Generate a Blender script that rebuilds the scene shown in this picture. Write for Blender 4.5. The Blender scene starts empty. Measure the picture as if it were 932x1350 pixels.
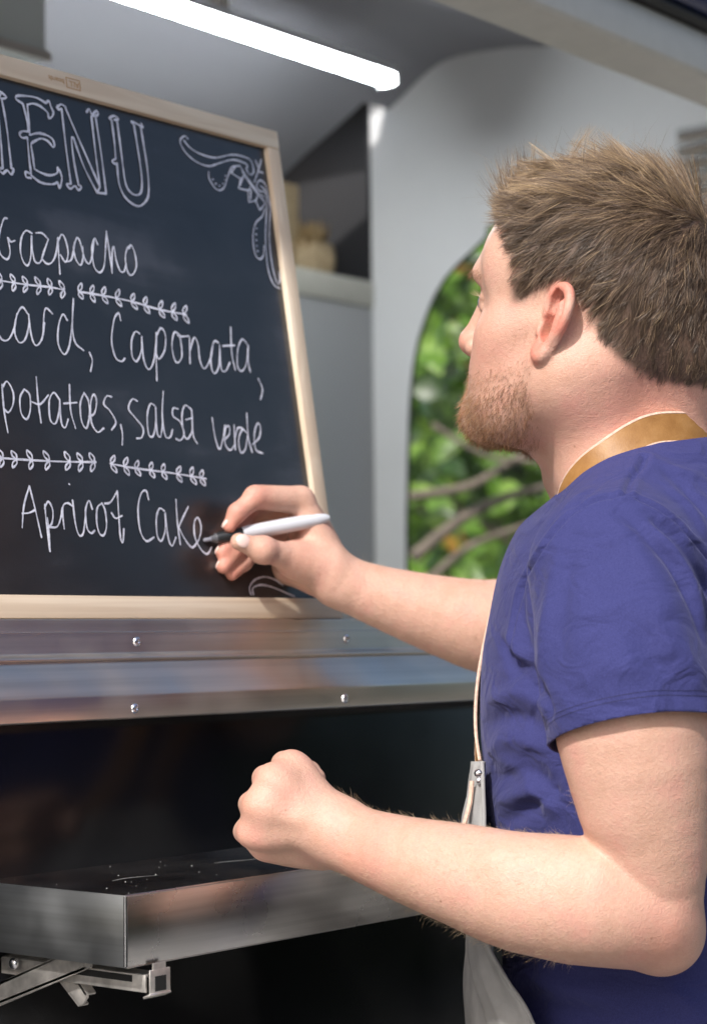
import bpy, bmesh, math, random
import numpy as np
from mathutils import Vector, Matrix

random.seed(7); RNG = np.random.default_rng(7)
R_ = math.radians
scene = bpy.context.scene

# ------------------------------------------------------------------ camera
# solved from the two vanishing points of the trailer (length = world x, into the trailer = world y)
FPX = 2707.67
CAMPOS = np.array([0.0, -1.241, 1.39])
RX = np.array([0.62730671, -0.0404992, 0.77771853])
RY = np.array([-0.77869259, -0.04690641, 0.62564977])
RZ = np.array([-0.01114167, 0.99807795, 0.06096113])
ROT = np.array([RX, RY, RZ])                      # world = ROT @ (right, up, forward)
def ray(u, v): return ROT @ np.array([(u - 466) / FPX, -(v - 675) / FPX, 1.0])
def C(u, v, d): return CAMPOS + ray(u, v) * d      # photo pixel + distance -> world point
def on_y(u, v, y):
    r = ray(u, v); return CAMPOS + r * ((y - CAMPOS[1]) / r[1])
def on_x(u, v, x):
    r = ray(u, v); return CAMPOS + r * ((x - CAMPOS[0]) / r[0])
def on_z(u, v, z):
    r = ray(u, v); return CAMPOS + r * ((z - CAMPOS[2]) / r[2])
def cdir(a): return ROT @ np.array(a, float)       # camera-space direction -> world

cam = bpy.data.cameras.new('camera'); camo = bpy.data.objects.new('camera', cam)
scene.collection.objects.link(camo); scene.camera = camo
m = Matrix.Identity(4)
for i in range(3):
    m[i][0] = ROT[i, 0]; m[i][1] = ROT[i, 1]; m[i][2] = -ROT[i, 2]; m[i][3] = CAMPOS[i]
camo.matrix_world = m
cam.sensor_fit = 'VERTICAL'; cam.sensor_height = 36.0; cam.sensor_width = 24.0
cam.lens = FPX / 1350 * 36.0
cam.clip_start = 0.05; cam.clip_end = 2000
cam.dof.use_dof = True; cam.dof.focus_distance = 1.60; cam.dof.aperture_fstop = 6.3

# ------------------------------------------------------------------ sky, sun, exposure
SUN_AZ, SUN_EL = R_(-104), R_(42)      # azimuth of the sun, from +y towards +x
sun_to = Vector((math.sin(SUN_AZ) * math.cos(SUN_EL), math.cos(SUN_AZ) * math.cos(SUN_EL), math.sin(SUN_EL)))
world = bpy.data.worlds.new('World'); scene.world = world; world.use_nodes = True
nt = world.node_tree; bg = nt.nodes['Background']
sky = nt.nodes.new('ShaderNodeTexSky'); sky.sky_type = 'NISHITA'; sky.sun_disc = False
sky.sun_elevation = SUN_EL; sky.sun_rotation = SUN_AZ
sky.air_density = 1.0; sky.dust_density = 3.0; sky.ozone_density = 1.0
nt.links.new(sky.outputs[0], bg.inputs[0]); bg.inputs[1].default_value = 0.115
sl = bpy.data.lights.new('sun', 'SUN'); sl.energy = 2.45; sl.angle = R_(2.0); sl.color = (1.0, 0.965, 0.93)
so = bpy.data.objects.new('sun', sl); scene.collection.objects.link(so)
so.rotation_euler = sun_to.to_track_quat('Z', 'Y').to_euler(); so.location = (-3, -3, 6)
scene.view_settings.view_transform = 'Standard'; scene.view_settings.look = 'None'
scene.view_settings.gamma = 1.0; scene.view_settings.use_curve_mapping = False
scene.view_settings.exposure = 0.85
scene.render.engine = 'CYCLES'
scene.cycles.use_denoising = True
scene.cycles.max_bounces = 8; scene.cycles.diffuse_bounces = 4; scene.cycles.glossy_bounces = 4
scene.cycles.sample_clamp_indirect = 6.0

# ------------------------------------------------------------------ helpers
COL = scene.collection
def tag(o, label=None, cat=None, group=None, kind=None):
    if label: o['label'] = label
    if cat: o['category'] = cat
    if group: o['group'] = group
    if kind: o['kind'] = kind
    return o
def link(name, me, mat=None, parent=None, smooth=False):
    o = bpy.data.objects.new(name, me); COL.objects.link(o)
    if mat is not None and not me.materials: me.materials.append(mat)
    if parent is not None: o.parent = parent
    if smooth: me.polygons.foreach_set('use_smooth', [True] * len(me.polygons))
    return o
def empty(name, loc=(0, 0, 0)):
    o = bpy.data.objects.new(name, None); COL.objects.link(o); o.empty_display_size = 0.1
    return o                                        # kept at the origin: parts carry world coordinates
def mesh_from(name, verts, faces):
    me = bpy.data.meshes.new(name); me.from_pydata([tuple(map(float, v)) for v in verts], [], [tuple(map(int, f)) for f in faces]); me.validate(); me.update(); return me
def bm_mesh(name, bm):
    me = bpy.data.meshes.new(name); bm.to_mesh(me); bm.free(); return me
def big_mesh(name, V, F):
    """V (n,3), F (m,k) arrays, k = 3 or 4"""
    V = np.asarray(V, np.float32); F = np.asarray(F, np.int32); k = F.shape[1]
    me = bpy.data.meshes.new(name)
    me.vertices.add(len(V)); me.vertices.foreach_set('co', V.ravel())
    me.loops.add(F.size); me.loops.foreach_set('vertex_index', F.ravel())
    me.polygons.add(len(F)); me.polygons.foreach_set('loop_start', np.arange(0, F.size, k, dtype=np.int32))
    me.polygons.foreach_set('loop_total', np.full(len(F), k, np.int32))
    me.polygons.foreach_set('use_smooth', np.ones(len(F), bool))
    me.update(calc_edges=True); return me
def box_bm(bm, lo, hi, bev=0.0, seg=2, M=None):
    r = bmesh.ops.create_cube(bm, size=1.0); vs = r['verts']
    lo = Vector(lo); hi = Vector(hi); c = (lo + hi) / 2; s = hi - lo
    for v in vs: v.co = Vector((v.co.x * s.x + c.x, v.co.y * s.y + c.y, v.co.z * s.z + c.z))
    if bev > 0:
        es = list({e for v in vs for e in v.link_edges})
        rr = bmesh.ops.bevel(bm, geom=es, offset=bev, segments=seg, affect='EDGES', profile=0.5)
        vs = list({v for f in rr['faces'] for v in f.verts} | {v for v in vs if v.is_valid})
    if M is not None: bmesh.ops.transform(bm, matrix=M, verts=[v for v in vs if v.is_valid])
def box(name, lo, hi, mat, parent=None, bev=0.0, seg=2, M=None):
    bm = bmesh.new(); box_bm(bm, lo, hi, bev, seg, M)
    bmesh.ops.recalc_face_normals(bm, faces=bm.faces)
    o = link(name, bm_mesh(name, bm), mat, parent)
    if bev > 0: shade_auto(o)
    return o
def shade_auto(o, ang=35):
    me = o.data
    me.polygons.foreach_set('use_smooth', [True] * len(me.polygons))
    me.set_sharp_from_angle(angle=R_(ang))
def extrude_x(name, prof, x0, x1, mat, parent=None, bev=0.0, ang=35):
    n = len(prof)
    V = [(x0, y, z) for y, z in prof] + [(x1, y, z) for y, z in prof]
    F = [(i, (i + 1) % n, n + (i + 1) % n, n + i) for i in range(n)] + [tuple(range(n))[::-1], tuple(range(n, 2 * n))]
    me = mesh_from(name, V, F)
    bm = bmesh.new(); bm.from_mesh(me); bmesh.ops.recalc_face_normals(bm, faces=bm.faces)
    if bev > 0:
        es = [e for e in bm.edges if abs(e.verts[0].co.x - e.verts[1].co.x) > 1e-6]
        bmesh.ops.bevel(bm, geom=es, offset=bev, segments=3, affect='EDGES', profile=0.5)
    bm.to_mesh(me); bm.free()
    o = link(name, me, mat, parent); shade_auto(o, ang); return o
def tube_np(P, rad, nseg=8, cap=True):
    """tube along points P (n,3), radius scalar or (n,) -> V,F(list)"""
    P = np.asarray(P, float); n = len(P); rad = np.broadcast_to(np.asarray(rad, float), (n,))
    T = np.gradient(P, axis=0); T /= np.linalg.norm(T, axis=1)[:, None] + 1e-12
    ref = np.array([0.13, 0.27, 0.95]); 
    if abs(T[0] @ ref) > 0.9: ref = np.array([0.9, 0.3, 0.1])
    V = []
    N = np.cross(T[0], ref); N /= np.linalg.norm(N)
    for i in range(n):
        N = N - T[i] * (N @ T[i]); N /= np.linalg.norm(N) + 1e-12
        B = np.cross(T[i], N)
        for k in range(nseg):
            a = 2 * math.pi * k / nseg
            V.append(P[i] + rad[i] * (math.cos(a) * N + math.sin(a) * B))
    F = []
    for i in range(n - 1):
        for k in range(nseg):
            k2 = (k + 1) % nseg
            F.append((i * nseg + k, i * nseg + k2, (i + 1) * nseg + k2, (i + 1) * nseg + k))
    if cap:
        F.append(tuple(range(nseg))[::-1]); F.append(tuple(range((n - 1) * nseg, n * nseg)))
    return V, F
def tube(name, P, rad, mat, parent=None, nseg=10):
    V, F = tube_np(P, rad, nseg); o = link(name, mesh_from(name, V, F), mat, parent); shade_auto(o, 50); return o
def catmull(P, per=8):
    P = np.asarray(P, float)
    if len(P) < 3: 
        t = np.linspace(0, 1, per)[:, None]; return P[0] + (P[-1] - P[0]) * t
    Q = np.vstack([2 * P[0] - P[1], P, 2 * P[-1] - P[-2]]); out = []
    for i in range(1, len(Q) - 2):
        t = np.linspace(0, 1, per, endpoint=False)[:, None]
        a, b, c, d = Q[i - 1], Q[i], Q[i + 1], Q[i + 2]
        out.append(0.5 * (2 * b + (c - a) * t + (2 * a - 5 * b + 4 * c - d) * t ** 2 + (3 * b - a - 3 * c + d) * t ** 3))
    out.append(P[-1:]); return np.vstack(out)

# ------------------------------------------------------------------ materials
def new_mat(name):
    mt = bpy.data.materials.new(name); mt.use_nodes = True
    n = mt.node_tree.nodes; return mt, mt.node_tree, n['Principled BSDF']
def nd(t, kind, **kw):
    n = t.nodes.new(kind)
    for k, v in kw.items():
        if k in n.inputs: n.inputs[k].default_value = v
        else: setattr(n, k, v)
    return n
def coords(t, scale=(1, 1, 1), rot=(0, 0, 0)):
    tc = nd(t, 'ShaderNodeTexCoord'); mp = nd(t, 'ShaderNodeMapping')
    mp.inputs['Scale'].default_value = scale; mp.inputs['Rotation'].default_value = rot
    t.links.new(tc.outputs['Object'], mp.inputs['Vector']); return mp.outputs['Vector']
def ramp(t, fac, stops):
    r = nd(t, 'ShaderNodeValToRGB'); cr = r.color_ramp
    while len(cr.elements) > 1: cr.elements.remove(cr.elements[0])
    cr.elements[0].position = stops[0][0]; cr.elements[0].color = (*stops[0][1], 1)
    for p, c in stops[1:]:
        e = cr.elements.new(p); e.color = (*c, 1)
    t.links.new(fac, r.inputs['Fac']); return r.outputs['Color']
def bump(t, b, height, strength=0.2, dist=0.002):
    bp = nd(t, 'ShaderNodeBump', Strength=strength, Distance=dist)
    t.links.new(height, bp.inputs['Height']); t.links.new(bp.outputs[0], b.inputs['Normal']); return bp
def simple(name, col, rough=0.5, metal=0.0, noise=0.0, nscale=40, bmp=0.0, spec=0.5, scale=(1, 1, 1), rvar=0.0):
    mt, t, b = new_mat(name)
    b.inputs['Base Color'].default_value = (*col, 1); b.inputs['Roughness'].default_value = rough
    b.inputs['Metallic'].default_value = metal; b.inputs['Specular IOR Level'].default_value = spec
    if noise or bmp or rvar:
        vec = coords(t, scale); nz = nd(t, 'ShaderNodeTexNoise', Scale=nscale, Detail=5.0)
        t.links.new(vec, nz.inputs['Vector'])
        if noise:
            lo = tuple(c * (1 - noise) for c in col); hi = tuple(min(1, c * (1 + noise)) for c in col)
            t.links.new(ramp(t, nz.outputs['Fac'], [(0.3, lo), (0.7, hi)]), b.inputs['Base Color'])
        if rvar:
            mr = nd(t, 'ShaderNodeMapRange'); mr.inputs[1].default_value = 0.3; mr.inputs[2].default_value = 0.7
            mr.inputs[3].default_value = max(0.02, rough - rvar); mr.inputs[4].default_value = rough + rvar
            t.links.new(nz.outputs['Fac'], mr.inputs[0]); t.links.new(mr.outputs[0], b.inputs['Roughness'])
        if bmp: bump(t, b, nz.outputs['Fac'], bmp)
    return mt
def brushed(name, col, rough, scale=(3, 300, 300), dust=0.0, streak=0.12):
    mt, t, b = new_mat(name)
    vec = coords(t, scale); nz = nd(t, 'ShaderNodeTexNoise', Scale=1.0, Detail=2.5, Roughness=0.6)
    t.links.new(vec, nz.inputs['Vector'])
    v2 = coords(t, (1, 1, 1)); n2 = nd(t, 'ShaderNodeTexNoise', Scale=14.0, Detail=6.0); t.links.new(v2, n2.inputs['Vector'])
    lo = tuple(c * (1 - streak) for c in col); hi = tuple(min(1, c * (1 + streak)) for c in col)
    colr = ramp(t, nz.outputs['Fac'], [(0.3, lo), (0.7, hi)])
    b.inputs['Metallic'].default_value = 1.0
    mr = nd(t, 'ShaderNodeMapRange'); mr.inputs[1].default_value = 0.3; mr.inputs[2].default_value = 0.75
    mr.inputs[3].default_value = rough * 0.8; mr.inputs[4].default_value = rough * 1.35
    t.links.new(n2.outputs['Fac'], mr.inputs[0]); t.links.new(mr.outputs[0], b.inputs['Roughness'])
    b.inputs['Anisotropic'].default_value = 0.0
    if dust:
        vd = coords(t, (1, 1, 1)); vo = nd(t, 'ShaderNodeTexVoronoi', Scale=260.0); t.links.new(vd, vo.inputs['Vector'])
        nm = nd(t, 'ShaderNodeTexNoise', Scale=22.0, Detail=3.0); t.links.new(vd, nm.inputs['Vector'])
        mu = nd(t, 'ShaderNodeMath', operation='MULTIPLY_ADD'); mu.inputs[1].default_value = -0.35; 
        t.links.new(nm.outputs['Fac'], mu.inputs[0]); t.links.new(vo.outputs['Distance'], mu.inputs[2])
        dm = nd(t, 'ShaderNodeMapRange'); dm.inputs[1].default_value = -0.12; dm.inputs[2].default_value = -0.16
        dm.inputs[3].default_value = 0; dm.inputs[4].default_value = dust
        t.links.new(mu.outputs[0], dm.inputs[0])
        mx = nd(t, 'ShaderNodeMix', data_type='RGBA'); t.links.new(dm.outputs[0], mx.inputs[0])
        t.links.new(colr, mx.inputs[6]); mx.inputs[7].default_value = (0.8, 0.78, 0.74, 1); colr = mx.outputs[2]
        iv = nd(t, 'ShaderNodeMath', operation='SUBTRACT'); iv.inputs[0].default_value = 1.0
        t.links.new(dm.outputs[0], iv.inputs[1]); t.links.new(iv.outputs[0], b.inputs['Metallic'])
    t.links.new(colr, b.inputs['Base Color'])
    return mt
def wood_mat(name, axis):
    mt, t, b = new_mat(name)
    sc = [55, 55, 55]; sc[axis] = 2.2
    vec = coords(t, tuple(sc)); nz = nd(t, 'ShaderNodeTexNoise', Scale=1.0, Detail=3.0, Distortion=0.6); t.links.new(vec, nz.inputs['Vector'])
    wv = nd(t, 'ShaderNodeMath', operation='MULTIPLY'); wv.inputs[1].default_value = 9.0; t.links.new(nz.outputs['Fac'], wv.inputs[0])
    sn = nd(t, 'ShaderNodeMath', operation='SINE'); t.links.new(wv.outputs[0], sn.inputs[0])
    mr = nd(t, 'ShaderNodeMapRange'); mr.inputs[1].default_value = -1; mr.inputs[2].default_value = 1; t.links.new(sn.outputs[0], mr.inputs[0])
    c = ramp(t, mr.outputs[0], [(0.0, (0.66, 0.52, 0.38)), (0.35, (0.75, 0.62, 0.47)), (1.0, (0.80, 0.68, 0.54))])
    t.links.new(c, b.inputs['Base Color']); b.inputs['Roughness'].default_value = 0.55
    fs = [400, 400, 400]; fs[axis] = 15
    v2 = coords(t, tuple(fs)); n2 = nd(t, 'ShaderNodeTexNoise', Scale=1.0, Detail=3.0); t.links.new(v2, n2.inputs['Vector'])
    bump(t, b, n2.outputs['Fac'], 0.12, 0.0008)
    return mt
# ================================================================== SETTING
XE = 3.588                                            # inner face of the trailer's end wall
M_black = simple('black_gloss_paint', (0.006, 0.0065, 0.008), 0.16, spec=0.30, rvar=0.05, nscale=6)
M_alu = brushed('brushed_aluminium', (0.63, 0.575, 0.51), 0.38, (2.0, 150, 150))
M_steel = brushed('brushed_steel', (0.55, 0.54, 0.53), 0.27, (2.0, 170, 170), dust=0.0)
M_steel_end = brushed('brushed_steel_end', (0.52, 0.54, 0.55), 0.36, (170, 2.0, 170))
M_steel_top = brushed('dusty_steel', (0.50, 0.49, 0.48), 0.20, (2.0, 150, 150), dust=0.8)
M_zinc = brushed('zinc_bracket', (0.78, 0.75, 0.71), 0.5, (60, 60, 60), streak=0.25)
M_screw = simple('zinc_screw', (0.75, 0.76, 0.80), 0.22, 1.0)
M_hole = simple('painted_hole_shade', (0.01, 0.01, 0.01), 0.8)  # near-black plates paint the shade inside holes that are not cut
M_wall = simple('grey_interior_laminate', (0.62, 0.625, 0.63), 0.75, noise=0.015, nscale=8)
M_ceil = simple('grey_ceiling_laminate', (0.23, 0.23, 0.255), 0.45, noise=0.02, nscale=6)
M_cav = simple('painted_shade_lining', (0.022, 0.022, 0.024), 0.6)  # shade of the cupboard recess is put into this lining colour
M_dark = simple('dark_cupboard_laminate', (0.045, 0.047, 0.05), 0.5)
M_plank = simple('cream_shelf_edge', (0.42, 0.41, 0.36), 0.5, noise=0.06)
M_jamb = simple('cream_powder_coat', (0.46, 0.45, 0.42), 0.45, noise=0.04)
M_rubber = simple('black_rubber', (0.015, 0.015, 0.016), 0.6)
M_bluegloss = simple('sky_tinted_gloss', (0.012, 0.02, 0.07), 0.12)  # blue of the reflected sky is put into the gloss colour

# ---- ground
gm, t, b = new_mat('gravelly_grass_ground')
vec = coords(t); n1 = nd(t, 'ShaderNodeTexNoise', Scale=1.1, Detail=8.0); t.links.new(vec, n1.inputs['Vector'])
t.links.new(ramp(t, n1.outputs['Fac'], [(0.35, (0.26, 0.25, 0.235)), (0.55, (0.34, 0.325, 0.30)), (0.75, (0.30, 0.29, 0.26))]), b.inputs['Base Color'])
b.inputs['Roughness'].default_value = 0.9; n2 = nd(t, 'ShaderNodeTexNoise', Scale=60.0, Detail=4.0); t.links.new(vec, n2.inputs['Vector']); bump(t, b, n2.outputs['Fac'], 0.5, 0.02)
g = link('ground', mesh_from('ground', [(-400, -400, 0), (400, -400, 0), (400, 400, 0), (-400, 400, 0)], [(0, 1, 2, 3)]), gm); tag(g, kind='structure')

# ---- trailer
tr = empty('food_trailer'); tag(tr, 'black food trailer with open serving hatch, aluminium sill and grey interior', 'trailer')
LEDGE_TOP = on_y(0, 816, -0.004)[2]
box('lower_panel', (-0.7, 0.0, 0.42), (XE + 0.06, 0.03, 1.36), M_black, tr, bev=0.002)
z1 = on_y(0, 867, -0.010)[2]; z2 = on_y(0, 873.5, -0.014)[2]; z3 = on_y(0, 923.5, -0.030)[2]; z4 = on_y(0, 955.7, -0.030)[2]
up = extrude_x('upper_sill_rail', [(-0.004, LEDGE_TOP), (-0.004, z1 + 0.0015), (-0.012, z1), (-0.0145, z1 - 0.0025), (-0.012, z1 - 0.005), (0.0, z1 - 0.006), (0.14, z1 - 0.006), (0.14, LEDGE_TOP)], -0.7, 2.75, M_alu, tr, bev=0.0012)
zg = on_y(0, 833.5, -0.0042)[2]
extrude_x('rail_groove', [(-0.0042, zg), (-0.0048, zg - 0.0004), (-0.0042, zg - 0.0009), (0.0, zg - 0.0009), (0.0, zg)], -0.7, 2.75, M_screw, tr)
lo = extrude_x('lower_sill_rail', [(-0.012, z1 - 0.0046), (-0.030, z3), (-0.030, z4), (-0.026, z4 - 0.001), (0.0, z4 - 0.001), (0.0, z1 - 0.0062), (-0.0118, z1 - 0.0056)], -0.7, 2.75, M_alu, tr, bev=0.0012)
def screw_mesh():
    bm = bmesh.new()
    prof = [(0.0, 0.0009), (0.0012, 0.0009), (0.0013, 0.0021), (0.0030, 0.0018), (0.0043, 0.0006), (0.0046, -0.001)]
    n = 20; rings = []
    for r, h in prof:
        rings.append([bm.verts.new((r * math.cos(2 * math.pi * k / n), -h, r * math.sin(2 * math.pi * k / n))) for k in range(n)] if r > 0 else [bm.verts.new((0, -h, 0))])
    for a, c in zip(rings, rings[1:]):
        for k in range(n):
            k2 = (k + 1) % n
            bm.faces.new([a[0], c[k], c[k2]] if len(a) == 1 else [a[k], c[k], c[k2], a[k2]])
    bmesh.ops.recalc_face_normals(bm, faces=bm.faces)
    me = bm_mesh('screw', bm); me.materials.append(M_screw); me.polygons.foreach_set('use_smooth', [True] * len(me.polygons)); return me
SCREW = screw_mesh()
sx = [on_y(181, 846, -0.004), on_y(457, 842, -0.004)]; dx = sx[1][0] - sx[0][0]
for k in (-2, -1, 0, 1, 2, 3):
    o = link('screw', SCREW, None, up); o.location = (sx[0][0] + dx * k, -0.004, sx[0][2] if k < 1 else sx[1][2]); o.rotation_euler = (0, 0.7 * k, 0)
sx = [on_y(178.5, 934, -0.030), on_y(455, 920, -0.030)]; dx = sx[1][0] - sx[0][0]
for k in (-2, -1, 0, 1, 2, 3):
    o = link('screw', SCREW, None, lo); o.location = (sx[0][0] + dx * k, -0.030, sx[0][2]); o.rotation_euler = (0, 0.9 * k + 0.4, 0)
# header above the hatch opening
h0 = on_y(690, 0, 0.0)[2]
extrude_x('hatch_header', [(0.0, h0 + 0.055), (0.0, h0 + 0.005), (0.006, h0), (0.07, h0 - 0.004), (0.07, h0 + 0.055)], -0.7, XE + 0.03, M_jamb, tr, bev=0.002)
extrude_x('header_seal', [(-0.012, h0 + 0.068), (-0.016, h0 + 0.060), (-0.012, h0 + 0.056), (0.02, h0 + 0.056), (0.02, h0 + 0.068)], -0.7, XE + 0.03, M_rubber, tr)
extrude_x('hatch_hinge', [(-0.02, h0 + 0.098), (-0.03, h0 + 0.085), (-0.02, h0 + 0.069), (0.02, h0 + 0.069), (0.02, h0 + 0.098)], -0.7, XE + 0.03, M_bluegloss, tr, bev=0.003)
extrude_x('drip_rail', [(-0.05, h0 + 0.135), (-0.05, h0 + 0.118), (0.02, h0 + 0.099), (0.02, h0 + 0.135)], -0.7, XE + 0.03, M_jamb, tr, bev=0.002)
box('upper_panel', (-0.7, 0.0, h0 + 0.136), (XE + 0.06, 0.03, 2.62), M_black, tr)
box('hatch_side_panel', (2.751, 0.001, 1.361), (XE + 0.06, 0.03, h0 + 0.054), M_black, tr, bev=0.002)
box('hatch_side_panel', (-0.7, 0.001, 1.361), (0.1, 0.03, h0 + 0.054), M_black, tr, bev=0.002)
box('trailer_floor', (-0.7, 0.03, 0.42), (XE + 0.06, 2.3, 0.52), simple('pale_vinyl_floor', (0.60, 0.59, 0.57), 0.5, noise=.1), tr)
# barrel roof: cross-section read from the end wall, continued symmetrically
XC = 3.50
cs = [on_x(u, v, XE) for u, v in ((770, 53), (660, 64), (580, 83))] + [on_x(488, 127, XC), on_x(440, 171, XC), on_x(375, 231, XC)]
prof = [(p[1], p[2]) for p in cs]
zr = prof[0][1] + 0.012
front = [(0.03, zr - 0.30), (0.10, zr - 0.14), (0.24, zr - 0.035), (0.45, zr)]
dy, dz = prof[-1][0] - prof[-2][0], prof[-1][1] - prof[-2][1]
back = [(prof[-1][0] + 0.11, prof[-1][1] + dz * 0.11 / dy * 1.6), (2.02, prof[-1][1] - 0.45), (2.08, prof[-1][1] - 0.8)]
full = catmull(front + prof + back, 6)
def sheet_x(name, curve, x0, x1, mat, th=0.02):
    n = len(curve); V = []; F = []
    T = np.gradient(np.asarray(curve), axis=0); N = np.stack([-T[:, 1], T[:, 0]], 1); N /= np.linalg.norm(N, axis=1)[:, None]
    if N[n // 2][1] < 0: N = -N
    outer = np.asarray(curve) + N * th
    for x in (x0, x1):
        V += [(x, y, z) for y, z in curve] + [(x, y, z) for y, z in outer]
    for i in range(n - 1):
        F += [(i, i + 1, 2 * n + i + 1, 2 * n + i), (n + i, 3 * n + i, 3 * n + i + 1, n + i + 1), (i, n + i, n + i + 1, i + 1), (2 * n + i, 2 * n + i + 1, 3 * n + i + 1, 3 * n + i)]
    o = link(name, mesh_from(name, V, F), mat, tr); shade_auto(o); return o
sheet_x('ceiling', full, -0.7, XC, M_ceil)
ymid = [i for i, p in enumerate(full) if p[0] < prof[3][0] + 0.02]
sheet_x('ceiling', full[:ymid[-1] + 1], XC + 0.001, XE + 0.04, M_ceil)
box('back_wall', (-0.7, 2.081, 0.52), (XE + 0.06, 2.11, 2.64), M_wall, tr)
# cupboard recess in the back corner
YP = 1.60
pk = [on_y(478, 372, YP), on_y(395, 358, YP), on_y(478, 406, YP)]
box('shelf_plank', (2.3, YP - .02, pk[2][2]), (XE + 0.03, 2.04, pk[0][2]), M_plank, tr, bev=0.003)
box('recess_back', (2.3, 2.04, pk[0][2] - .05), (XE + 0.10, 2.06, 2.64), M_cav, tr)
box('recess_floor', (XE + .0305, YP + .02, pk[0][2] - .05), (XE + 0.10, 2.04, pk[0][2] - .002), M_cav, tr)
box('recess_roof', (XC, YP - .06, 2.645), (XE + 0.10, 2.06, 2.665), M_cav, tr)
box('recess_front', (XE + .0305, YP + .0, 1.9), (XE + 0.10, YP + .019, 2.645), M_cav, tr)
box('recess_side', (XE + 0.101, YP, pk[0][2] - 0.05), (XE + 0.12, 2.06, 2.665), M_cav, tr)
box('under_shelf_panel', (-0.7, YP - 0.014, 0.55), (XE + 0.03, YP - 0.001, pk[2][2] - .001), simple('mid_grey_laminate', (0.30, 0.305, 0.31), 0.45), tr)
# end wall with a round-topped window
wl = [on_x(u, v, XE) for u, v in ((541, 740), (543, 600), (548, 500), (562, 430), (592, 366), (645, 312))]
YL = wl[0][1] + 0.014; wl = [w + np.array([0, .014, 0]) for w in wl]; 
half = 0.40; YCN = YL - half
ztop_left = [(p[1], p[2]) for p in wl]
zbot = 1.18
left = [(YL - 0.09, zbot), (YL - 0.02, zbot + 0.05), (YL, zbot + 0.14)] + ztop_left
ztop = ztop_left[-1][1] + 0.055
hole_half = catmull([(YCN, zbot - 0.0)] + left + [(YCN + 0.17, ztop - 0.035), (YCN + 0.08, ztop - 0.007), (YCN, ztop)], 5)
hole = np.vstack([hole_half, np.stack([2 * YCN - hole_half[::-1, 0], hole_half[::-1, 1]], 1)[1:-1]])
n = len(hole)
bm = bmesh.new()
def loop_edges(pts):
    vs = [bm.verts.new((XE, y, z)) for y, z in pts]; return [bm.edges.new((vs[i], vs[(i + 1) % len(vs)])) for i in range(len(vs))]
es = loop_edges([(0.031, 0.53), (YP - 0.015, 0.53), (YP - 0.015, 2.68), (0.031, 2.68)]) + loop_edges(hole)
bmesh.ops.triangle_fill(bm, use_beauty=True, edges=es)
ex = bmesh.ops.extrude_face_region(bm, geom=bm.faces[:]); bmesh.ops.translate(bm, vec=(0.012, 0, 0), verts=[v for v in ex['geom'] if isinstance(v, bmesh.types.BMVert)])
bmesh.ops.recalc_face_normals(bm, faces=bm.faces)
o = link('end_wall', bm_mesh('end_wall', bm), M_wall, tr)
hp = [(XE + 0.006, y, z) for y, z in hole]; hp.append(hp[0])
win = tube('window_seal', hp, 0.0045, M_rubber, tr, 8)
gl = bpy.data.materials.new('clear_pane'); gl.use_nodes = True; t = gl.node_tree; t.nodes.clear()
ou = nd(t, 'ShaderNodeOutputMaterial'); mx = nd(t, 'ShaderNodeMixShader'); mx.inputs[0].default_value = 0.05
ts_ = nd(t, 'ShaderNodeBsdfTransparent'); gs = nd(t, 'ShaderNodeBsdfGlossy', Roughness=0.03)
t.links.new(ts_.outputs[0], mx.inputs[1]); t.links.new(gs.outputs[0], mx.inputs[2]); t.links.new(mx.outputs[0], ou.inputs[0])
link('window_pane', mesh_from('window_pane', [(XE + 0.007, y, z) for y, z in hole], [tuple(range(n))]), gl, win)
# louvred vent on the end wall, behind the head
vtop = on_x(895, 170, XE)[2]; vy1 = on_x(895, 300, XE)[1]
vent = box('vent_frame', (XE - 0.004, vy1 - 0.30, vtop - 0.72), (XE - 0.001, vy1, vtop), simple('vent_grey', (.30, .31, .32), .5), tr)
for k in range(24):
    z = vtop - 0.02 - k * 0.029
    box('louvre', (XE - 0.014, vy1 - 0.29, z - 0.010), (XE - 0.010, vy1 - 0.01, z + 0.010), M_alu, vent, M=Matrix.Translation((XE - 0.012, 0, z)) @ Matrix.Rotation(R_(32), 4, 'Y') @ Matrix.Translation((-XE + 0.012, 0, -z)))
# pale overhead locker
ck = on_y(62, 80, 0.95)
lk = box('overhead_locker', (-0.4, 0.95, ck[2]), (ck[0], 1.35, ck[2] + 0.6), simple('pale_green_laminate', (0.70, 0.76, 0.75), 0.35), tr, bev=0.004)
box('locker_trim', (-0.4, 0.944, ck[2] - 0.001), (ck[0] + 0.004, 0.951, ck[2] + 0.012), M_alu, lk)
# LED batten
ml = bpy.data.materials.new('lit_led_diffuser'); ml.use_nodes = True; t = ml.node_tree; t.nodes.clear()
ou = nd(t, 'ShaderNodeOutputMaterial'); em = nd(t, 'ShaderNodeEmission', Strength=44.0); em.inputs[0].default_value = (0.93, 0.98, 1.0, 1)
t.links.new(em.outputs[0], ou.inputs[0])
lt = empty('led_batten'); tag(lt, 'lit white LED strip light running along the grey ceiling', 'light')
ZL = 2.50
pa, pb = on_z(497, 121, ZL), on_z(523, 96, ZL); y0, y1 = sorted((pa[1], pb[1])); xe = (pa[0] + pb[0]) / 2
yc = (y0 + y1) / 2; hw = 0.021
extrude_x('diffuser', [(yc + hw * math.cos(a), ZL + 0.012 + hw * 0.9 * math.sin(a)) for a in np.linspace(math.pi, 2 * math.pi, 12)], 0.4, xe, ml, lt)
extrude_x('housing', [(yc - hw - 0.003, ZL + 0.0125), (yc + hw + 0.003, ZL + 0.0125), (yc + hw, ZL + 0.03), (yc - hw, ZL + 0.03)], 0.39, xe + 0.006, simple('white_batten_housing', (0.7, 0.72, 0.73), 0.4), lt)
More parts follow.
